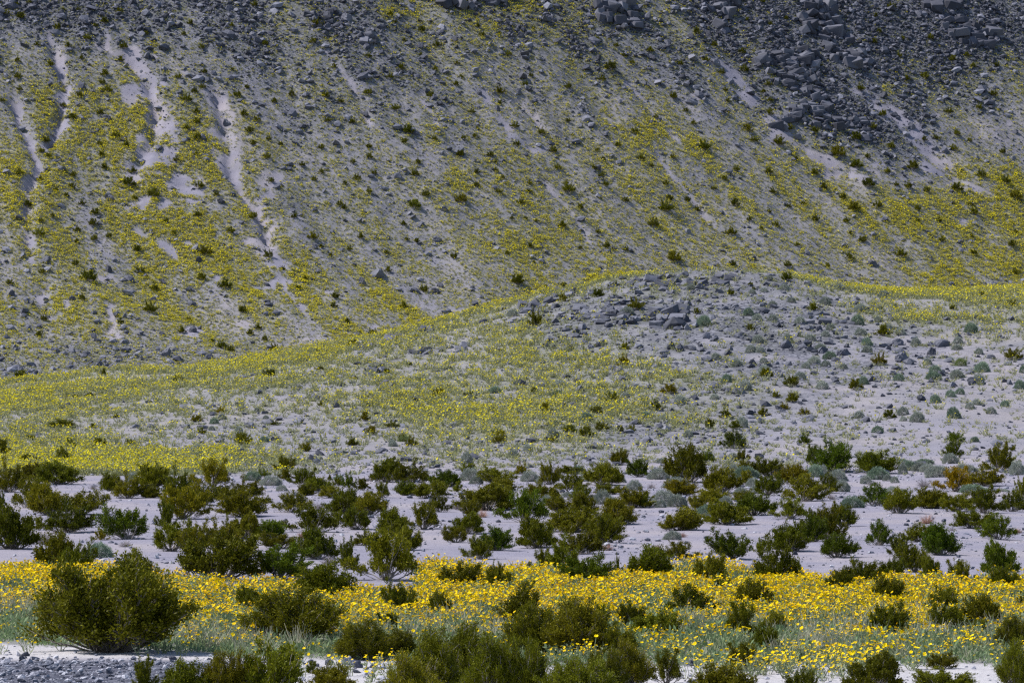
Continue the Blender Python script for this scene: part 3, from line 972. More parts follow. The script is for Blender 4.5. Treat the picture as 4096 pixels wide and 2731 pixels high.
outcrop(d2((120, 240), (240, 250), (240, 300), (130, 300)), 'mountain', .9, .6, .16,
        'small pinkish brown outcrop high on the slope left of centre', M['hillrock'], 909)
outcrop(c2((1225, 560), (1300, 500), (1420, 495), (1560, 440), (1600, 460), (1440, 540), (1280, 590)), 'near', 1.0, .42, .12,
        'jagged grey ledge on the left shoulder of the hill crest', M['hillrock'], 911, group='hilltop outcrops')
outcrop(c2((1840, 410), (1960, 370), (2150, 350), (2400, 330), (2700, 350), (2650, 400), (2420, 400), (2160, 410), (1980, 440)), 'near', .7, .36, .12,
        'long low stony ledge along the top of the hill', M['hillrock'], 912, group='hilltop outcrops')
outcrop(c2((2080, 640), (2140, 580), (2260, 560), (2420, 600), (2440, 690), (2300, 710), (2160, 690)), 'near', 1.3, .5, .12,
        'massive grey rock outcrop of jointed blocks just below the hilltop', M['hillrock'], 913, group='hilltop outcrops')
outcrop(c2((420, 740), (480, 700), (740, 650), (730, 690), (560, 730), (400, 780), (200, 830), (240, 790)), 'near', .6, .34, .12,
        'thin dark stone rib along the lower left crest of the hill', M['hillrock'], 914, group='hilltop outcrops')
outcrop(c2((1560, 560), (1760, 540), (1900, 560), (2060, 640), (1920, 690), (1700, 650)), 'near', .6, .34, .12,
        'flat grey rubble ledge left of the massive jointed outcrop', M['hillrock'], 915, group='hilltop outcrops')
outcrop(c3((820, 600), (900, 560), (1020, 620), (1010, 670), (880, 660)), 'near', 1.1, .42, .1,
        'dark blocky outcrop on the sandy right flank of the hill', M['hillrock'], 916, group='hilltop outcrops')
outcrop(c2((170, 980), (260, 955), (340, 960), (320, 1000), (200, 1005)), 'near', .6, .34, .1,
        'low grey rock rib among flowers on the left half of the hill', M['hillrock'], 917, group='hilltop outcrops')
outcrop(c2((450, 850), (600, 850), (860, 815), (900, 840), (640, 880), (480, 890)), 'near', .5, .34, .1,
        'flat grey bedrock strip between yellow flowers on the hill', M['hillrock'], 918, group='hilltop outcrops')


# ------------------------------------------------------------------ where every shrub stands
# boxes x0, x1, top, base in tiles of the photograph
SA, SB = 2352 / 820.0, 1344 / 820.0
def boxes(ox, oy, s, txt):
    out = []
    for it in txt.split(';'):
        v = it.split()
        if len(v) < 4:
            continue
        a, b, c, d = map(float, v[:4])
        out.append((ox + (a + b) / 2 / s, oy + d / s, (b - a) / s, (d - c) / s, v[4] if len(v) > 4 else ''))
    return out
def marks(ox, oy, txt, h=None):
    out = []
    for it in txt.split(';'):
        v = it.split()
        if len(v) < 3:
            continue
        x, y, w = map(float, v[:3])
        hh = float(v[3]) if len(v) > 3 and v[3][0].isdigit() else w * (h or .72)
        out.append((ox + x / S3, oy + y / S3, w / S3, hh / S3, v[-1] if not v[-1].replace('.', '').isdigit() else ''))
    return out

CREO = []
CREO += boxes(0, 1740, SA, """-60 110 60 235;230 480 230 330;460 570 250 335;590 800 150 330;-80 260 310 650;230 470 340 515;460 910 330 560;110 580 510 830;
390 800 590 910;640 1170 640 900;-60 70 660 830;500 1040 790 1110;-120 400 850 1300;380 520 940 1090;1180 1400 450 640;1300 1620 450 720;1590 1980 360 590;
1980 2060 290 390;1620 1860 580 720;1870 2170 400 700;1820 2340 600 960 y;1810 2030 780 1080;1190 1710 860 1190 g;1060 1240 1080 1200 y;1750 2180 1010 1330;
2030 2400 1020 1350;450 880 1160 1470;700 1060 1240 1500;1270 1780 1350 1620;750 890 40 150;1070 1220 40 160;1440 1570 40 110;320 410 20 60""")
CREO += boxes(819, 1740, SA, """350 530 -20 100;1640 1740 40 120;1120 1200 110 190;820 1060 250 420;850 1010 390 510;960 1290 390 580;600 760 390 480 g;-130 290 300 590 y;
-200 130 560 800;80 290 590 740;280 640 500 720;200 680 660 930;180 400 930 1150;300 620 920 1190;520 900 990 1170 g;-60 360 990 1300;-230 590 1180 1570;480 1250 1290 1560 g;
670 1070 1130 1300;1100 1540 1110 1420;1530 1730 1210 1440;630 780 690 780;800 1210 660 880;1080 1280 570 690;1180 1460 500 640;1400 1470 450 520 g;1460 1600 460 580;
1570 1740 430 600 g;1730 1890 500 630;1300 1620 590 720;1420 1790 640 900;1700 2070 680 910;930 1520 830 1110;1460 1640 870 1010;1600 1910 850 1080;1920 2120 550 715;
1930 2240 290 540;2200 2560 300 545;2210 2450 540 690 g;2050 2420 880 1180;1700 2020 1090 1260;1700 2420 1130 1560""")
CREO += boxes(1638, 1740, SA, """130 270 420 520;260 590 420 590 g;470 640 540 650;20 440 540 720;200 480 700 880;-40 340 790 1080;-150 130 1080 1320;590 760 320 440;
820 1220 370 560;930 1230 500 640;570 1160 590 860;580 800 760 920;1050 1200 640 850;1210 1360 310 450 y;1060 1580 660 1000 g;1350 1710 570 760;1510 1720 340 570;1740 2030 330 440;
1670 2010 440 650;1860 2130 590 760;1580 1930 690 890;1880 2140 680 900;1560 2150 860 1110;490 830 910 1130;400 670 1060 1230;820 1140 1080 1320 g;650 990 1180 1420;1270 1660 980 1290;
1690 2160 1060 1360;2010 2420 930 1230;1610 1950 1200 1480;1390 1640 1320 1460;1700 2260 1410 1640 g;2040 2420 340 570;2150 2420 560 680;950 1100 -10 90 y;1580 1710 0 80""")
CREO += boxes(2457, 1740, SA, """-40 150 180 340;120 460 290 480 g;-60 120 410 550;620 1060 160 540;980 1150 170 310 g;1450 1540 70 140 g;1370 1550 150 300;1420 1600 290 400;
1620 1950 280 480;1430 1600 410 560;1600 1900 470 690;1880 2230 360 560 y;1900 2420 480 760;600 960 520 690 y;1030 1430 400 660 y;1000 1320 620 780 y;790 1110 690 870 y;1070 1540 780 1020;
1340 1570 630 760;1400 1820 700 920 g;1830 2190 740 960;2180 2420 860 1060;0 460 620 830;160 460 690 830;-80 310 760 1020;530 950 860 1090 s;1770 2200 1040 1330;2110 2420 950 1220 g;
1120 1590 1110 1420 g;1600 1780 1180 1340;1590 2060 1220 1600;2060 2170 1420 1530;580 940 1230 1430;90 580 1310 1560;930 1260 1390 1620;2200 2420 130 350 g;0 60 1390 1560""")
CREO += boxes(3276, 1740, SB, """-20 200 65 240 g;260 520 120 250;-20 125 260 380;825 950 40 150 g;1080 1290 70 240;780 1000 220 370 o;960 1190 210 330 y;250 465 330 460 g;420 630 365 510;
640 860 360 480;780 1000 390 500;960 1190 350 510;1170 1360 380 500;1280 1370 290 420;900 1150 500 610;1060 1290 530 680 g;-40 150 470 690;60 245 470 600 s;15 230 660 800 g;
245 285 725 747 g;295 475 570 720 g;560 780 585 700;700 910 605 785 g;450 600 660 790;530 720 710 840;670 795 800 890;390 560 815 900;1080 1295 720 860 g""")
CREO += boxes(0, 2185, SB, """235 1170 165 690 B;820 1050 140 290;310 410 150 220;860 1010 740 950;1060 1344 770 1000""")
CREO += boxes(819, 2185, SB, """210 410 280 370;290 870 310 620 B;640 970 130 290;870 1200 510 740 B;1100 1340 560 720;1190 1400 240 390;0 310 720 1000 B;250 620 670 1000 s;660 740 750 830;
680 960 790 950;1170 1500 740 1050 B;1120 1310 440 500""")
CREO += boxes(1638, 2185, SB, """120 260 310 410;210 460 120 230;490 620 130 240;620 690 170 220;700 830 230 290;610 930 280 470;640 1000 420 700 B;880 1344 390 710 B;-20 330 600 950 B;
180 560 560 900 B;380 700 630 1000 B;600 900 650 1000 B;900 1344 760 1010 B;1150 1400 700 950 B;1200 1344 390 520""")
CREO += boxes(2457, 2185, SB, """300 640 270 400;640 780 180 255;785 1015 235 360;30 210 380 490;110 430 440 600;730 960 380 540;930 1100 440 530;920 1090 530 700;730 980 640 810;
-60 160 540 720;-60 240 650 930 B;230 440 690 895 s;530 900 790 1000;1110 1320 820 1000""")
CREO += boxes(3276, 2185, SB, """60 230 165 250;200 420 100 220;370 580 215 330;830 1030 100 200;320 550 390 540;715 900 280 390;920 1190 340 480;750 960 390 520;1130 1310 140 240;
1290 1380 310 380;990 1120 480 570;1160 1400 480 680 B;1180 1400 650 940 B;190 530 720 950;700 880 700 800 s;640 1000 810 950""")
# hill
CREO += marks(0, 910, """140 1035 90 50;715 1020 50 55;1230 1060 70 45;615 1165 80 30;520 1170 50 25;1855 1025 90 50;2200 880 70 50;2200 980 80 30;420 1385 150 60;640 1380 70 35 y;800 1310 55 30;
1350 1335 80 45 y;1515 1275 80 45 y;1390 1420 70 45 y;1900 1360 60 35;1670 1490 110 75;215 1455 70 30;2210 1230 50 40;2100 1540 80 60;1850 1350 60 30 y""")
CREO += marks(1366, 910, """1340 680 110 110;1525 510 80 60;1880 415 90 45;1765 475 80 50;2030 565 110 80;515 760 60 30;75 820 80 45;1950 840 60 60 y;1950 960 100 80 y;310 1005 55 40 y;465 950 55 30 y;
670 1165 80 55 y;1325 1140 55 45 y;880 1155 70 35 y;1400 1275 90 65 y;1860 1200 90 65;2165 1255 100 65;1790 1395 90 55;1680 1440 90 70;1565 1410 90 50;1920 1405 60 50;2000 1405 60 50;
160 1330 70 60 y;340 1375 90 50 y;210 1425 80 60 y;75 1500 80 60;1085 1455 90 60 y;480 1505 80 70;420 1470 70 50 g;2260 1140 100 60 y;1750 1280 80 50 y""")
CREO += marks(2730, 910, """720 365 75 55;335 465 60 50;470 400 45 25;490 430 35 25;900 570 80 50;1380 745 110 70;465 705 70 45;100 595 60 45;1350 945 100 80 y;1185 1115 90 70 y;750 1090 100 65;570 1030 80 60 y;
300 1310 100 60;555 1295 100 60;640 1170 60 45 y;760 1200 80 60 y;700 1250 80 45 y;840 1285 80 45 y;1420 1315 80 60;190 1380 60 60;365 1385 80 55;840 1490 90 75 g;345 1520 160 115 g;1880 1475 110 65 g;
2280 905 110 70;2055 475 80 40;2260 545 90 45;1860 565 60 35""")
# mountainside
MT = marks(0, 0, """40 105 55;140 130 70;115 45 45;200 25 45;435 75 35;540 75 40;825 90 55;720 160 65;660 185 40;1750 45 55;395 200 60;470 325 50;255 315 45;600 275 60;850 335 70;1005 245 45;1310 170 50;
1390 335 50;1265 245 45;1595 185 45;2175 180 75;2155 300 60;1825 310 50;350 455 60;830 425 60;560 410 45;120 430 50;725 520 65;120 540 60;705 580 55;735 635 70;545 665 50;135 625 50;1225 540 55;
1405 505 50;1600 490 40;1340 640 55;1395 610 50;1280 700 75;1630 665 65;1700 610 45;1890 710 55;2010 665 60;2240 670 60;2340 710 50;2300 470 50;1350 780 60;1680 800 65;1770 840 60;2260 840 50;
1355 850 60;1285 890 55;690 790 60;500 820 60;435 740 50;15 700 40;310 980 65;800 950 60;865 1010 60;680 1000 50;1365 965 70;1720 915 65;1850 965 45;1930 1000 40;1745 1000 55;1840 1090 60;2215 1025 50;
700 1075 55;330 1085 50;290 1050 50;720 1165 60;135 1205 60;2080 1145 50;1215 1110 55;1355 1070 45;435 1180 55;500 1215 50;275 1245 50;2210 1195 50;2165 1245 45;885 1280 80;915 1190 60;495 1295 55;
1370 1295 70;1490 1350 50;1055 1355 75;1870 1255 50;385 1315 40;195 1420 65;660 1475 65;565 1410 50;360 1495 40;930 1375 50;1360 1490 60;285 1530 50;1140 1530 45;640 1550 70;1745 1505 70;2025 1500 50;2340 1415 50;455 1355 45""")
MT += marks(1366, 0, """335 110 50;555 220 60;365 160 40;940 190 50;965 250 50;1320 205 35;660 320 60;1085 240 35;180 395 50;545 385 35;430 285 35;410 480 60;645 485 45;795 445 45;330 540 50;820 535 35;1150 385 55;
1760 290 55;1890 325 45;1950 390 45;1850 485 80;2000 440 45;2125 360 60;2330 450 50;1265 590 50;1305 530 45;1085 645 75;1560 610 60;790 590 50;185 650 60;615 670 60;2285 680 70;1790 555 55;375 760 65;
1090 720 45;895 780 50;75 850 55;1190 880 60;935 890 35;455 920 80;840 960 45;640 965 45;915 945 40;435 985 55;1375 925 65;1555 840 40;1205 1005 55;1455 1050 65;190 1020 50;190 1090 55;820 1075 65;
1025 1080 60;1060 1120 30;75 1125 45;1905 1010 50;1760 1040 35;1805 1105 40;1860 1075 30;2060 1100 60;2130 1150 40;2280 1090 45;2020 920 60;2165 815 45;525 1130 55;505 1210 65;225 1200 50;930 1195 50;
1065 1185 40;110 1240 60;25 1275 45;930 1285 50;1110 1230 40;1295 1270 45;1740 1165 45;1785 1225 55;1820 1280 55;2235 1275 50;1490 1165 55;1545 1270 40;1565 1320 75;1290 1325 45;1085 1330 50;190 1330 50;
585 1350 60;1645 1440 60;1235 1405 60;825 1395 75;500 1430 75;2260 1380 60;1955 1390 55;2240 1455 100;15 1440 55;1175 1510 35;1265 1510 35;1340 1530 35;430 1550 50;2145 1560 80;1520 1565 70""")
MT += marks(2730, 0, """540 20 65;100 235 65;275 195 40;715 135 40;605 180 45;445 145 40;220 320 50;410 370 60;165 425 55;265 510 55;425 495 65;35 575 45;785 470 50;590 590 55;555 640 45;295 630 45;600 700 50;310 705 45;
20 770 45;600 790 65;945 460 45;1225 625 65;980 725 45;1320 300 50;1355 230 45;1510 280 50;1705 270 55;1665 540 65;1545 555 55;1860 420 60;1325 120 50;1440 60 65;2140 660 60;2165 460 45;2000 465 50;
1955 390 50;1495 395 45;1830 780 60;2040 750 50;735 895 60;445 905 80;75 860 50;915 915 60;1195 965 75;1310 890 65;1380 800 65;660 1000 90;495 975 55;155 1030 90;1070 1075 95;1440 1025 65;1890 930 55;
1275 1090 50;1195 1155 75;780 1105 50;1590 1165 75;1410 1190 50;365 1180 60;590 1195 60;910 1205 70;970 1300 65;1275 1285 80;1470 1280 45;1555 1295 65;2060 1220 70;2215 1265 80;1680 1325 60;1885 1315 75;
1870 1035 60;2205 1055 50;1980 975 40;1750 960 50;1665 970 50;625 1330 55;360 1415 75;35 1390 55;100 1455 60;215 1305 40;290 1240 50;735 1430 45;830 1410 45;1180 1450 80;1340 1430 70;1105 1370 60;
1620 1450 55;2010 1480 75;1980 1415 45;595 1465 40;460 1520 45;645 1560 60;920 1520 60;1130 1530 55;1615 1530 50;1765 1530 50;2290 1370 80""")
MT += marks(0, 910, """1585 40 65;1195 50 45;265 60 80;530 30 60;650 90 60;750 70 55;945 165 70;1415 185 75;520 260 60;290 315 50;70 390 55;605 370 100;965 320 70;1390 360 70;1060 435 70;1550 415 90;1850 205 70;
2155 80 75;2100 360 45;2055 430 50;565 500 60;1040 585 100;300 640 55;1670 585 70;2310 485 65;2295 550 55;830 660 55;270 750 60;1255 725 70;1775 700 55;1720 735 55;1460 790 40;1525 830 75;1590 850 60;
1820 780 55;1895 855 75;2205 830 40;1300 645 45;2210 140 40;530 110 50;1940 290 40;2275 200 40""")
MT += marks(1366, 910, """135 75 60;520 105 50;450 90 40;50 160 50;310 180 45;770 210 60;1300 140 55;1140 190 50;1645 150 40;1825 140 60;1955 160 45;2290 230 90;1765 40 45;1210 390 90;1530 405 45;570 440 65;
430 555 70;1015 545 45;320 305 60;40 655 45;220 745 70;120 770 40;2110 355 40;1325 245 30;1405 410 30""")
MT += marks(2730, 910, """335 50 75;790 130 45;1245 100 65;1150 220 70;725 270 60;345 260 55;1000 275 50;1505 200 80;1785 95 55;1990 70 40;2005 190 60;2265 130 65;2290 325 70;2290 40 40;1155 45 35;540 15 40""")

GREY = []
GREY += boxes(0, 1740, SA, "1000 1280 1240 1400 g;2190 2330 110 220;2140 2290 470 560;1440 1600 440 560;2270 2350 190 240")
GREY += boxes(819, 1740, SA, "630 740 20 80 g;2120 2200 70 130;450 640 420 520 g;630 880 470 575;820 950 570 640;1480 1600 455 510 g;2220 2350 0 70 y")
GREY += boxes(1638, 1740, SA, """590 720 200 330;1300 1410 110 190;1130 1250 170 250;1280 1490 420 530;1450 1530 480 560;590 820 390 520;690 840 470 560;1510 1650 690 800;1640 1770 680 750;1740 1880 650 710;
1890 2040 635 700;2120 2320 640 790;2230 2400 710 800;1860 2000 350 440 g;1950 2090 440 530;2110 2160 95 130 g""")
GREY += boxes(2457, 1740, SA, """480 610 265 320;395 640 385 505;560 860 490 600;650 850 455 540;140 310 520 630;1290 1430 210 300;1300 1430 340 440;1370 1650 365 490 g;1510 1680 495 590;1540 1670 585 670;
430 690 640 790;610 830 690 820;480 600 740 830;930 1190 810 950 g;1210 1360 700 790;2230 2320 150 210 g;570 770 1100 1200;1370 1530 600 680;0 130 440 540;2210 2400 350 480 g""")
GREY += boxes(3276, 1740, SB, """-10 60 200 270;70 180 230 300;100 200 300 370;320 460 215 290 g;270 345 265 320;420 475 255 300;470 525 270 312;510 590 155 190 g;520 580 190 255;550 640 170 230 g;610 700 175 235;
620 750 155 190 g;660 780 190 240;700 880 205 275;810 915 125 185;880 1030 195 240;145 290 405 475 g;440 520 335 375;490 580 350 380;920 1100 325 375 g;1250 1350 175 260;1050 1150 200 225;1000 1050 10 45 g;1160 1250 350 370""")
GREY += marks(0, 910, "1475 1350 60 40 g;1530 1320 55 35;1645 1410 55 40;1820 1475 70 40 g;1770 1270 50 30;1460 1395 45 30;1830 1315 40 25")
GREY += marks(1366, 910, """1180 610 80 45;1970 600 90 50;1060 1140 90 45 g;1490 1165 80 45 g;1500 1095 80 45;1685 1335 90 60 g;2330 1210 80 55;2090 1305 60 40 g;2225 1320 60 35;1455 1440 80 55;
900 1180 50 30;1940 1115 55 40;2260 690 70 45;1955 1170 60 35;350 1505 60 45;635 1370 60 40;2310 380 70 40""")
GREY += marks(2730, 910, """150 675 100 65 g;455 605 75 50 g;515 640 70 45;620 645 70 45;810 660 75 45;1205 670 85 65 g;985 535 80 55;750 515 60 35;620 540 60 35;1230 580 90 50;1350 650 65 40;1225 740 85 45;1270 810 75 50 g;
1270 860 75 45;950 850 80 50;1015 905 90 50 g;905 940 90 50;985 955 70 40;850 970 60 40;1110 970 50 35;1020 705 65 40;985 750 60 40;725 790 65 60;880 775 70 40;520 790 75 50;470 860 75 50;535 860 60 40;
370 955 80 50;565 1010 90 60;430 1115 90 60;305 1065 70 55 g;220 1180 60 35;810 1045 80 50;960 1110 85 50;1245 1080 70 55 g;1490 1055 75 50 g;1740 1005 85 55 g;1725 1045 110 50 g;1890 1035 95 55;
2065 995 100 65 g;1915 950 80 50 y;1845 920 55 30;1685 940 65 40;1605 810 70 50;1500 735 70 45;1985 720 90 60 g;1895 800 70 45;1890 840 70 35;2040 870 60 40;2035 1070 80 60;2320 1110 70 60 g;1845 1165 70 45 g;
1910 1145 65 40 g;1740 1205 70 55 g;1865 1310 90 70 g;2025 1220 60 40;1980 1245 65 40;2125 1280 70 45;2220 1230 60 40 g;1520 1290 75 55;1615 1335 95 65;1520 1330 50 30;1215 1310 75 45;1345 1410 80 45 g;
660 1400 55 30;410 1375 80 70;40 1440 70 45;2010 1475 60 35;1415 700 60 35;560 930 60 35;230 910 70 45;700 430 70 40;565 445 50 30;480 455 50 30;60 430 60 40;590 360 70 30;1390 480 100 40;1080 430 70 40;2345 1000 50 50 g""")

DRYS = boxes(0, 1740, SA, "390 640 1100 1250;1360 1510 1200 1280;1020 1130 560 620;600 730 0 60")
DRYS += boxes(819, 1740, SA, "1250 1390 770 850;1860 2000 420 530;640 700 760 830;1050 1170 1100 1180 o;1330 1520 1380 1480")
DRYS += boxes(1638, 1740, SA, "770 900 850 940 o;490 600 760 850;2200 2350 1240 1320 o")
DRYS += boxes(2457, 1740, SA, "370 490 550 610;730 840 1110 1170 o;450 540 1250 1300 o;960 1040 20 80")
DRYS += boxes(3276, 1740, SB, "640 740 285 340;660 760 520 580 o;320 400 300 330;40 120 380 420;850 900 600 625;1265 1330 610 640 o")

BOULD = marks(0, 0, """65 200 50 35;1230 190 70 35;1740 265 60 45;535 350 35 30;1555 590 45 25;740 830 70 40;1045 410 50 30;1010 395 60 35;2250 200 60 40;700 370 40 20;1130 560 50 35;1240 655 50 35;
320 175 45 30;255 265 35 30;560 820 60 30;850 970 50 30;1560 860 60 40;755 1375 70 50;1520 1400 70 30;620 1340 40 25""")
BOULD += marks(1366, 0, """390 1230 65 45;710 1455 55 35;540 330 60 35;285 620 40 30;1070 765 45 40;950 655 40 30;1000 145 40 25;1235 265 60 45;1210 645 60 30;165 800 50 30;30 140 90 45;780 290 60 40;280 490 50 30;
690 500 50 25;1620 355 35 25;1760 420 50 40;2140 410 60 30;2190 830 40 25""")
BOULD += marks(2730, 0, "790 955 60 35;1420 765 40 20;1460 800 60 30;1575 885 60 45;235 450 60 50;1735 1035 50 30;1090 1172 22 16;175 250 50 40;690 450 60 60;1380 670 60 35;60 265 50 35;1560 1000 50 30")
BOULD += marks(0, 910, """315 240 70 40;745 310 55 50;1365 240 50 40;1125 390 50 35;1060 510 50 35;495 505 50 35;855 620 40 30;645 765 50 40;1330 720 60 40;1375 705 35 30;1115 745 50 30;870 730 45 25;1145 895 85 65;
825 910 40 30;1445 905 60 40;1205 850 50 25;495 865 60 40;75 470 60 40;640 725 50 30;1225 945 30 18;1290 880 40 20;1365 870 60 25;1690 855 25 25;490 945 35 25;310 505 40 25;110 850 40 25;455 370 40 20;
550 755 40 25;1320 435 45 25;1455 450 35 20;1040 40 45 30;520 560 30 20""")
BOULD += marks(1366, 910, "245 340 120 55;140 402 60 60;660 100 80 35;650 455 70 40;680 410 50 30;1680 300 60 25;1875 150 40 20;320 75 40 15;1370 135 35 20")
BOULD += marks(2730, 910, "1300 265 80 40;490 225 40 30;1440 170 40 25;1210 360 40 25")
HBOULD = marks(1366, 910, """1345 545 90 45;1840 685 60 30;1415 670 50 40;1260 915 80 45;2280 845 80 60;2330 850 60 50;1640 1140 90 55;1385 1100 70 30;1210 1120 60 25;2225 900 60 35;1675 800 50 25;1715 835 50 30;
1775 825 70 40;2005 1240 60 45;1905 1210 40 30;2275 1265 50 25;980 665 70 35;1010 640 40 25;2040 650 60 35;1580 640 50 30;1500 630 40 30;1985 400 80 25;2230 570 70 35;1225 1285 30 20;620 1440 35 25;1195 1500 30 20;
570 1515 30 20;990 1410 30 18""")
HBOULD += marks(2730, 910, """730 835 110 60;850 820 60 50;1110 885 100 50;1510 925 100 65;1480 815 80 50;170 770 70 50;480 955 80 50;1715 885 70 60;1790 825 110 55;2000 1090 80 60;860 1335 90 40;1640 1195 80 45;
2110 905 90 30;120 430 110 50;40 400 80 50;30 710 70 45;20 655 60 55;870 715 80 40;940 715 50 40;590 1140 60 25;2250 1085 50 40;1565 945 60 40;955 870 40 30;1820 1065 45 35;2075 1235 30 20;770 1355 40 25;
1165 1320 40 22;680 1270 70 20;180 1145 45 25;90 1225 60 30;30 1320 40 20;1140 640 40 25;1300 660 40 25;1130 830 40 30;330 850 40 30;650 945 35 25;230 770 50 30;610 760 40 25;1260 1420 30 20;1700 1395 30 20""")
COBB = marks(0, 0, "")
COBB += [(a, b, w, h, c) for a, b, w, h, c in boxes(0, 2185, SB, """140 200 690 722;208 272 785 812;745 802 772 800;862 910 768 798;1105 1165 715 748;460 510 812 832;832 890 812 830;235 275 750 768;610 650 748 764;470 502 740 756;
28 74 776 794;855 895 726 745;0 40 828 850;110 172 866 892;672 712 848 866;700 742 836 850 r;655 683 778 796;162 198 806 822;314 345 804 818;312 358 750 772;1146 1186 766 788;290 330 858 874;495 546 872 892;
570 600 790 804;505 545 815 832;805 840 770 790;60 92 850 866;400 432 850 864;440 470 880 895""")]
COBB += boxes(819, 2185, SB, """48 102 725 748;155 210 720 758;545 615 742 785;672 712 740 762;772 860 740 780;812 868 783 810;902 990 716 782;965 1042 745 802;1080 1130 765 800;590 630 768 792;10 48 728 746;715 760 765 790;380 420 780 800""")
COBB += boxes(1638, 1740, SA, "215 275 -5 35;145 190 115 150;1185 1230 95 140;1850 1905 75 110;1855 1905 230 270;1225 1255 140 170;435 490 975 1000;130 190 1300 1340;1560 1600 95 120")
COBB += boxes(2457, 1740, SA, "505 580 858 895;1020 1070 1155 1182;690 735 15 55;830 885 15 50;1635 1665 222 245;2040 2110 1330 1380")
COBB += boxes(0, 1740, SA, "1010 1050 635 660;1290 1340 650 670;380 420 890 915;350 395 1335 1360;1880 1940 1450 1475;2130 2200 580 640 p;1150 1200 760 785;1240 1310 1210 1240")
COBB += boxes(3276, 1740, SB, "568 598 550 570 b;632 656 552 568 b;800 835 548 572 b;752 780 506 520 b;925 945 530 542 b")
COBB += boxes(819, 1740, SA, "905 950 955 980 b;1970 2030 965 990 b;2060 2100 955 985 b;700 735 965 985 b;40 130 740 780")

# ------------------------------------------------------------------ naming things apart
ORD = ['first', 'second', 'third', 'fourth', 'fifth', 'sixth', 'seventh', 'eighth', 'ninth', 'tenth', 'eleventh', 'twelfth', 'thirteenth', 'fourteenth', 'fifteenth',
       'sixteenth', 'seventeenth', 'eighteenth', 'nineteenth', 'twentieth']
COLN = ['far left', 'left', 'centre left', 'centre', 'centre right', 'right', 'far right']
def zone_of(px, py, d):
    if d > 330:
        for lim, nm in ((200, 'topmost on the mountainside'), (400, 'high on the mountainside'), (620, 'on the upper mountainside'), (850, 'on the middle mountainside'), (1080, 'on the lower mountainside')):
            if py < lim: return nm
        return 'at the mountain foot'
    if d > 203:
        for lim, nm in ((1260, 'on the hill crest'), (1420, 'on the upper hill flank'), (1560, 'halfway down the hill'), (1690, 'low on the hill')):
            if py < lim: return nm
        return 'at the hill foot'
    for lim, nm in ((1900, 'at the wash\'s back'), (1985, 'in the rear wash'), (2070, 'in the mid wash'), (2160, 'in the nearer wash'), (2270, 'behind the flower belt'),
                    (2400, 'in the flower belt'), (2560, 'below the flower belt')):
        if py < lim: return nm
    return 'along the bottom edge'

def name_apart(items, noun, adj):
    """items: dicts with px, py, d, tone; gives every item its own label"""
    cells = {}
    for it in items:
        c = min(6, max(0, int(it['px'] / 4096 * 7)))
        cells.setdefault((zone_of(it['px'], it['py'], it['d']), c, adj(it)), []).append(it)
    for (z, c, a), lst in cells.items():
        if len(lst) > 6:
            lst.sort(key=lambda i: i['py'])
            h = len(lst) // 2
            parts = [(', upper ones', lst[:h]), (', lower ones', lst[h:])]
        else:
            parts = [('', lst)]
        for row, part in parts:
            part.sort(key=lambda i: i['px'])
            for k, it in enumerate(part):
                s = '%s %s %s, %s%s' % (a, noun, z, COLN[c], row)
                if len(part) > 1:
                    s += ', ' + ('leftmost' if k == 0 else 'rightmost' if k == len(part) - 1 else ORD[k] + ' from left')
                it['label'] = s

def locate(lst, zone='any', lift=0.0):
    a = np.array([[q[0], q[1] - lift * q[3], q[2], q[3]] for q in lst])
    wx, wy = drop(a[:, 0], a[:, 1], zone)
    wz = ground(wx, wy)
    return [dict(px=q[0], py=q[1], pw=q[2], ph=q[3], tone=q[4], x=float(x), y=float(y), z=float(z), d=float(y), w=q[2] / FPX * float(y), h=q[3] / FPX * float(y))
            for q, x, y, z in zip(lst, wx, wy, wz)]

def dims(me):
    n = len(me.vertices); v = np.empty(n * 3, np.float32); me.vertices.foreach_get('co', v); v = v.reshape(-1, 3)
    return float(np.percentile(v[:, 0], 99) - np.percentile(v[:, 0], 1)), float(np.percentile(v[:, 2], 99))
DIM = {}
def dim(me):
    if me.name not in DIM: DIM[me.name] = dims(me)
    return DIM[me.name]

pick = random.Random(11)
def shrub(name, pair, it, cat, group, tint):
    root = add(name, None, loc=(it['x'], it['y'], it['z'] - .02))
    w0, h0 = dim(pair[1])
    root.scale = (it['w'] / w0 * 1.06, it['w'] / w0 * pick.uniform(.85, 1.1), it['h'] / h0 * 1.1)
    root.rotation_euler = (0, 0, pick.choice([0, math.pi]) + pick.uniform(-.5, .5))
    for nm, me in zip(('branches', 'foliage'), pair):
        p = add(nm, me, root)
        p.color = tint
    tag(root, it['label'], cat, group)
    return root

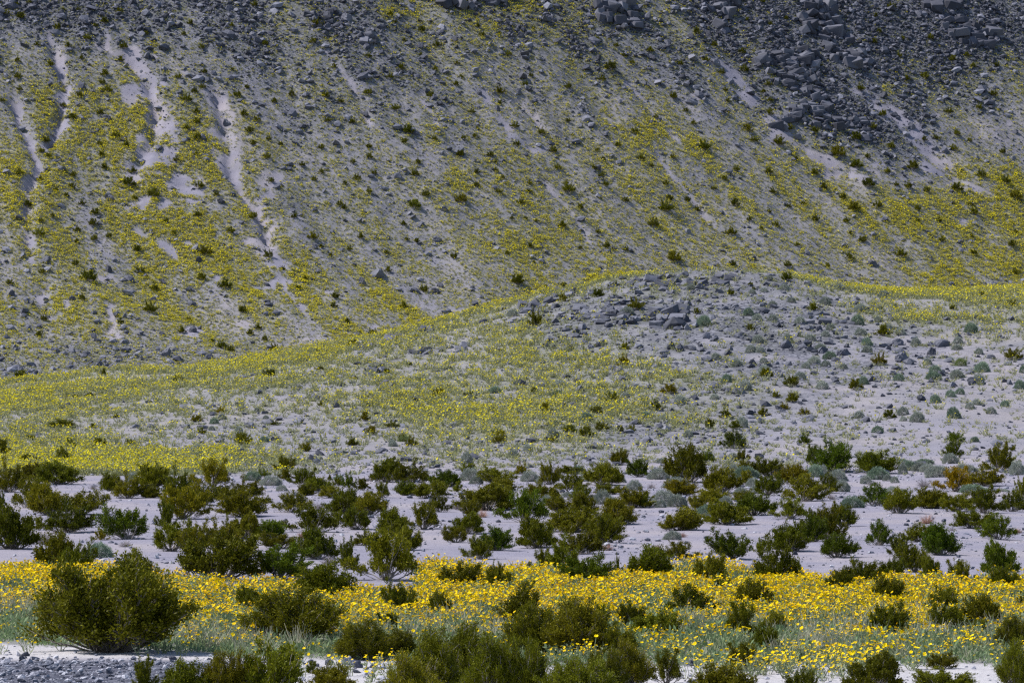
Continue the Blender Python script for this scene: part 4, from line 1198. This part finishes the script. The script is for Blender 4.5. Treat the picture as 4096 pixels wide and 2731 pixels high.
CREO = [(a, b + 34, w, h + 34, t) if 2240 < b < 2530 and t != 'B' else (a, b, w, h, t) for a, b, w, h, t in CREO]
creo = locate(CREO) + locate(MT, 'mountain')
creo.sort(key=lambda i: -i['pw'] * i['ph'])
single, many = creo[:318], creo[318:]
def cadj(it):
    sz = 'large ' if it['w'] > 1.75 else 'small ' if it['w'] < .85 else ''
    return sz + {'y': 'yellowish olive', 'o': 'orange-tinged', 'g': 'dark green', 's': 'sparse olive'}.get(it['tone'][:1], 'olive green')
name_apart(single, 'creosote bush', cadj)
for it in single:
    t = it['tone']
    v = pick.uniform(.82, 1.15)
    tint = {'y': (1.32, 1.18, 1.0), 'o': (1.6, 1.2, .8), 'g': (.72, .95, 1.0), 's': (1.1, 1.1, 1.2)}.get(t, (1, 1, 1))
    tint = (tint[0] * v * pick.uniform(.9, 1.12), tint[1] * v, tint[2] * v, 1)
    px_w = it['pw'] / 4
    if t == 'B' or px_w > 85:
        tint = (tint[0] * 1.12, tint[1] * 1.1, tint[2] * 1.1, 1)
    pool = BIG if (t == 'B' or px_w > 85) else MIDB if px_w > 16 else FARB
    shrub('creosote_bush', pick.choice(pool), it, 'bush', 'creosote bushes', tint)

grey = locate(GREY)
name_apart(grey, 'rounded shrub', lambda it: {'g': 'grey-green', 'y': 'yellow-green'}.get(it['tone'], 'pale grey'))
for it in grey:
    v = pick.uniform(.85, 1.12)
    tint = {'g': (.78, .90, .76), 'y': (1.0, 1.05, .5)}.get(it['tone'], (1.12, 1.08, 1.1))
    shrub('rounded_shrub', pick.choice(SAGE if it['pw'] > 50 else SAGEF), it, 'shrub', 'rounded grey shrubs', (tint[0] * v, tint[1] * v, tint[2] * v, 1))

dry = locate(DRYS)
name_apart(dry, 'leafless dry shrub', lambda it: 'rusty brown' if it['tone'] == 'o' else 'pale grey')
for it in dry:
    me = pick.choice(DRY)
    o = add('dry_shrub', me, loc=(it['x'], it['y'], it['z'] - .01))
    w0, h0 = dim(me)
    o.scale = (it['w'] / w0, it['w'] / w0, it['h'] / h0)
    o.rotation_euler = (0, 0, pick.uniform(0, 6))
    o.color = (1.15, .80, .62, 1) if it['tone'] == 'o' else (1, 1, 1.03, 1)
    tag(o, it['label'], 'dry shrub', 'dry leafless shrubs')

def stones(lst, zone, meshes, noun, adjf, name, cat, group):
    items = locate(lst, zone, .15)
    name_apart(items, noun, adjf)
    for it in items:
        me = pick.choice(meshes)
        o = add(name, me, loc=(it['x'], it['y'], it['z'] - .06 * it['h']))
        zs = np.array([v.co.z for v in me.vertices])
        o.scale = (it['w'] * 1.05, it['w'] * pick.uniform(.8, 1.1), it['h'] / float(zs.max()) * .98)
        o.rotation_euler = (0, 0, pick.choice([0, math.pi]) + pick.uniform(-.35, .35))
        tag(o, it['label'], cat, group)
    return items
stones(BOULD, 'mountain', BOULDER, 'boulder', lambda it: 'big dark angular' if it['pw'] > 38 else 'dark angular', 'boulder', 'boulder', 'boulders on the mountainside')
stones(HBOULD, 'near', HBOULDER, 'boulder', lambda it: 'big grey' if it['pw'] > 45 else 'grey', 'boulder', 'boulder', 'boulders on the hill')
stones(COBB, 'near', COBBLE, 'stone', lambda it: 'big dark rounded' if it['pw'] > 34 else 'dark rounded', 'cobblestone', 'stone', 'loose stones in the wash')

# ------------------------------------------------------------------ far bushes, flowers, stones: what nobody could count
def joined(pair):
    Vs, Fs, Ss, n = [], [], [], 0
    for k, me in enumerate(pair):
        v = np.empty(len(me.vertices) * 3, np.float32); me.vertices.foreach_get('co', v)
        f = np.empty(len(me.polygons) * 4, np.int32); me.loops.foreach_get('vertex_index', f)
        Vs.append(v.reshape(-1, 3)); Fs.append(f.reshape(-1, 4) + n); Ss.append(np.full(len(Fs[-1]), k)); n += len(Vs[-1])
    return np_mesh('far_bush', np.concatenate(Vs), np.concatenate(Fs), [M['twig'], M['creosote']], False, np.concatenate(Ss))
library('far_bush', [joined(p) for p in FARB])
mw = np.array([i['w'] / 1.0 for i in many])
scatter('far_creosote_bushes', 'far_bush', np.array([i['x'] for i in many]), np.array([i['y'] for i in many]), mw,
        'hundreds of smaller dark green creosote bushes dotted over the mountainside', 'bushes', tilt=.05, sink=.02,
        squash=np.array([[1, 1, i['ph'] / i['pw'] / .72] for i in many]))

def field(n, y0, y1, half=.104):
    t = rng.uniform(-half, half, n)
    y = np.sqrt(rng.uniform(y0 * y0, y1 * y1, n))
    x = t * y
    return x, y, ground(x, y)
def seen(x, y, z, m=90):
    px, py = to_pix(x, y, z)
    return (py > -m) & (px > -2 * m) & (px < 4096 + 2 * m)

# mountainside
x, y, z = field(640000, 425, 582)
k = seen(x, y, z); x, y, z = x[k], y[k], z[k]
yl, rk, bare = mountain_cover(x, y, z)
u = rng.random(len(x))
pf = np.clip(1.3 * yl ** 1.7, 0, 1) * (1 - bare) * .78
a = u < pf
scatter('desert_gold_flowers', 'gold_far', x[a], y[a], rng.uniform(.42, .85, a.sum()) * (.75 + .5 * yl[a]), 'countless small yellow wildflowers in streaks over the mountainside', 'wildflowers', z[a])
u = rng.random(len(x))
pg = (.20 + .36 * yl) * (1 - bare * .97)
a = u < pg
scatter('green_undergrowth', 'green_far', x[a], y[a], rng.uniform(.35, .8, a.sum()), 'low grey-green plants covering the mountainside between the stones', 'undergrowth', z[a])
u = rng.random(len(x))
ps = (.04 + .42 * rk ** 1.4) * (1 - bare * .75)
a = u < ps * (1 - .5 * smooth(.6, 1, rk))
s = (.055 + .06 * rk[a]) * (1 / np.maximum(rng.random(a.sum()), .012)) ** .52
scatter('mountain_stones', 'stone', x[a], y[a], np.minimum(s, 1.1), 'loose dark stones and rubble strewn over the mountainside', 'stones', z[a], .35, squash=np.array([1, 1, .9]))

u = rng.random(len(x))
a = u < .9 * smooth(.55, 1.0, rk) * (1 - bare) * (.55 + .45 * smooth(-.3, .3, fbm(x / 4, y / 4, 48, 3)))
s = (.06 + .06 * rk[a]) * (1 / np.maximum(rng.random(a.sum()), .01)) ** .5
scatter('dark_rubble', 'rubble', x[a], y[a], np.minimum(s, .6), 'dark angular rubble covering the rocky top of the mountainside', 'rubble', z[a], .5)

# hill
x, y, z = field(100000, 188, 284)
k = seen(x, y, z); x, y, z = x[k], y[k], z[k]
yl, rk = hill_cover(x, y, z)
u = rng.random(len(x))
a = u < np.clip(1.15 * yl ** 2.2, 0, 1) * .42
scatter('desert_gold_flowers', 'gold_hill', x[a], y[a], rng.uniform(.65, 1.2, a.sum()), 'dense yellow wildflowers spread over the hill and its crest', 'wildflowers', z[a])
u = rng.random(len(x))
a = u < (.03 + .33 * yl)
scatter('green_undergrowth', 'green_far', x[a], y[a], rng.uniform(.45, 1.0, a.sum()), 'low grey-green plants growing between the flowers on the hill', 'undergrowth', z[a])
u = rng.random(len(x))
a = u < (.035 + .42 * rk ** 1.6)
s = (.045 + .05 * rk[a]) * (1 / np.maximum(rng.random(a.sum()), .02)) ** .5
scatter('hill_stones', 'hillstone', x[a], y[a], np.minimum(s, .45), 'loose grey stones strewn over the hill', 'stones', z[a], .3)

# wash floor
x, y, z = field(110000, 76, 205, .10)
v, px, py = meadow(x, y)
wash = smooth(1508, 1520, py) * smooth(640, 500, px)
gv = smooth(-.05, .55, fbm(x / 3, y / 7, 82, 3)) * (v < 0) * .22 + .035 + .6 * wash + .10 * (v > 1)
a = rng.random(len(x)) < gv
s = np.where(wash[a] > .3, .035, .04) * (1 / np.maximum(rng.random(a.sum()), .03)) ** .45
scatter('wash_gravel', 'gravel', x[a], y[a], np.minimum(s, .22), 'mixed grey gravel lying on the sandy wash floor', 'gravel', z[a], .3)
x, y, z = field(16000, 76, 90, .10)
v, px, py = meadow(x, y)
wash = smooth(1506, 1518, py) * smooth(660, 520, px)
a = rng.random(len(x)) < wash
s = .022 * (1 / np.maximum(rng.random(a.sum()), .03)) ** .5
scatter('wash_pebbles', 'gravel', x[a], y[a], np.minimum(s, .14), 'bluish pebble bed in the bottom left corner', 'gravel', z[a], .3)

# flower belt
BUSHES = np.array([(i['x'], i['y'], i['w'] * .5) for i in creo if i['y'] < 130])
def clear(x, y):
    ok = np.ones(len(x), bool)
    for bx_, by_, br in BUSHES:
        ok &= ~((np.abs(x - bx_) < br * .85) & (y - by_ < br) & (y - by_ > -br - .9))
    return ok
x, y, z = field(21000, 78, 128, .10)
v, px, py = meadow(x, y)
patch = .5 + .9 * fbm(x / 1.1, y / 4, 91, 3)
inb = (v > 0) & (v < 1)
strip = np.exp(-((py - 1366) / 14) ** 2) * smooth(130, 60, px)          # bare strip at the far left
pf = np.interp(v, [0, .08, .2, .45, .58, .7, 1], [.6, 1, 1, .95, .5, .2, .09]) * np.clip(patch + .45, .15, 1.2) * inb * (1 - strip) * np.where(clear(x, y), 1, .22)
a = rng.random(len(x)) < pf * .95
scatter('desert_gold_flowers', 'gold_near', x[a], y[a], rng.uniform(.7, 1.15, a.sum()), 'bright belt of yellow wildflowers across the foreground', 'wildflowers', z[a])
x, y, z = field(26000, 78, 128, .10)
v, px, py = meadow(x, y)
inb = (v > 0) & (v < 1)
strip = np.exp(-((py - 1366) / 14) ** 2) * smooth(130, 60, px)
pg = np.interp(v, [0, .2, .5, .7, .9, 1], [.25, .4, .7, .85, .7, .35]) * inb * (1 - strip) * np.where(clear(x, y), 1, .4)
a = rng.random(len(x)) < pg * .30
scatter('green_undergrowth', 'gold_sparse', x[a], y[a], rng.uniform(.6, 1.05, a.sum()), 'grey-green leafy stalks below the flower belt', 'undergrowth', z[a])
a = (rng.random(len(x)) < pg * .22)
scatter('leafy_herbs', 'herb', x[a], y[a], rng.uniform(.6, 1.2, a.sum()), 'fresh green leafy herbs along the near side of the flower belt', 'herbs', z[a])
st = np.clip(fbm(x / 1.6, y / 5, 95, 3) * 2 + .25, 0, 1)
a = rng.random(len(x)) < pg * .22 * st * smooth(.3, .6, v)
scatter('dry_grass', 'straw', x[a], y[a], rng.uniform(.6, 1.1, a.sum()), 'pale dry grass stalks standing among the green herbs', 'grass', z[a])
a = (rng.random(len(x)) < .35 * smooth(.86, .94, v) * (v < 1.03))
scatter('low_green_mat', 'herb_low', x[a], y[a], rng.uniform(.7, 1.2, a.sum()), 'thin low green mat along the edge of the pale sand', 'ground cover', z[a])

# ------------------------------------------------------------------ the nearest wildflowers, plant by plant
def plant_parts(seed):
    r, stems, leaves, top, nrm, rr = gold_parts(seed, 3 + seed % 4, .26, .2, 12, .024)
    return np_mesh('stem', *stems, M['stem']), np_mesh('leaf', *leaves, M['stem']), top, nrm, rr
HEADS = []
for i in range(4):
    r = np.random.default_rng(950 + i)
    HEADS.append(np_mesh('flower_head', *head_geo(np.zeros((1, 3)), np.array([[0, 0, 1.0]]), np.array([1.0]), r, 10), M['petal']))
PL = [plant_parts(960 + i) for i in range(8)]
SPOTS = []
def clump(n, cx, cy, rx, ry):
    for _ in range(n):
        SPOTS.append((cx + pick.gauss(0, rx), cy + pick.gauss(0, ry)))
for tile, txt in ((0, '60 8 160 690 60 14;12 560 690 250 10'), (819, ''), ):
    pass
clump(16, 1490, 2700, 70, 22); clump(6, 1210, 2690, 50, 18); clump(5, 1060, 2640, 60, 20); clump(14, 2300, 2640, 50, 8); clump(4, 2370, 2600, 26, 10)
clump(34, 2900, 2690, 110, 22); clump(50, 3180, 2690, 110, 22); clump(26, 3390, 2690, 70, 22); clump(14, 3640, 2670, 110, 16); clump(9, 4050, 2670, 40, 26)
clump(5, 120, 2610, 80, 8); clump(4, 440, 2600, 60, 6); clump(6, 2760, 2640, 40, 14); clump(5, 680, 2612, 50, 5); clump(8, 2650, 2560, 90, 30); clump(8, 3900, 2600, 100, 20)
SPOTS = [(a, min(b, 2745)) for a, b in SPOTS]
spots = locate([(a, b, 60, 60, '') for a, b in SPOTS], 'near')
for it in spots:
    st, lf, top, nrm, rr = pick.choice(PL)
    root = add('desert_gold_plant', None, loc=(it['x'], it['y'], it['z']))
    sc = pick.uniform(.6, 1.15)
    root.scale = (sc, sc, sc); root.rotation_euler = (0, 0, pick.uniform(-.8, .8))
    add('stem', st, root); add('leaf', lf, root)
    for k in range(len(top)):
        h = add('flower_head', pick.choice(HEADS), root, loc=top[k])
        h.scale = (rr[k],) * 3
        h.rotation_euler = Vector(nrm[k]).to_track_quat('Z', 'Y').to_euler()
    tag(root, 'yellow-headed wildflower plant in the nearest clumps along the bottom edge', 'flower', 'nearest desert gold plants')
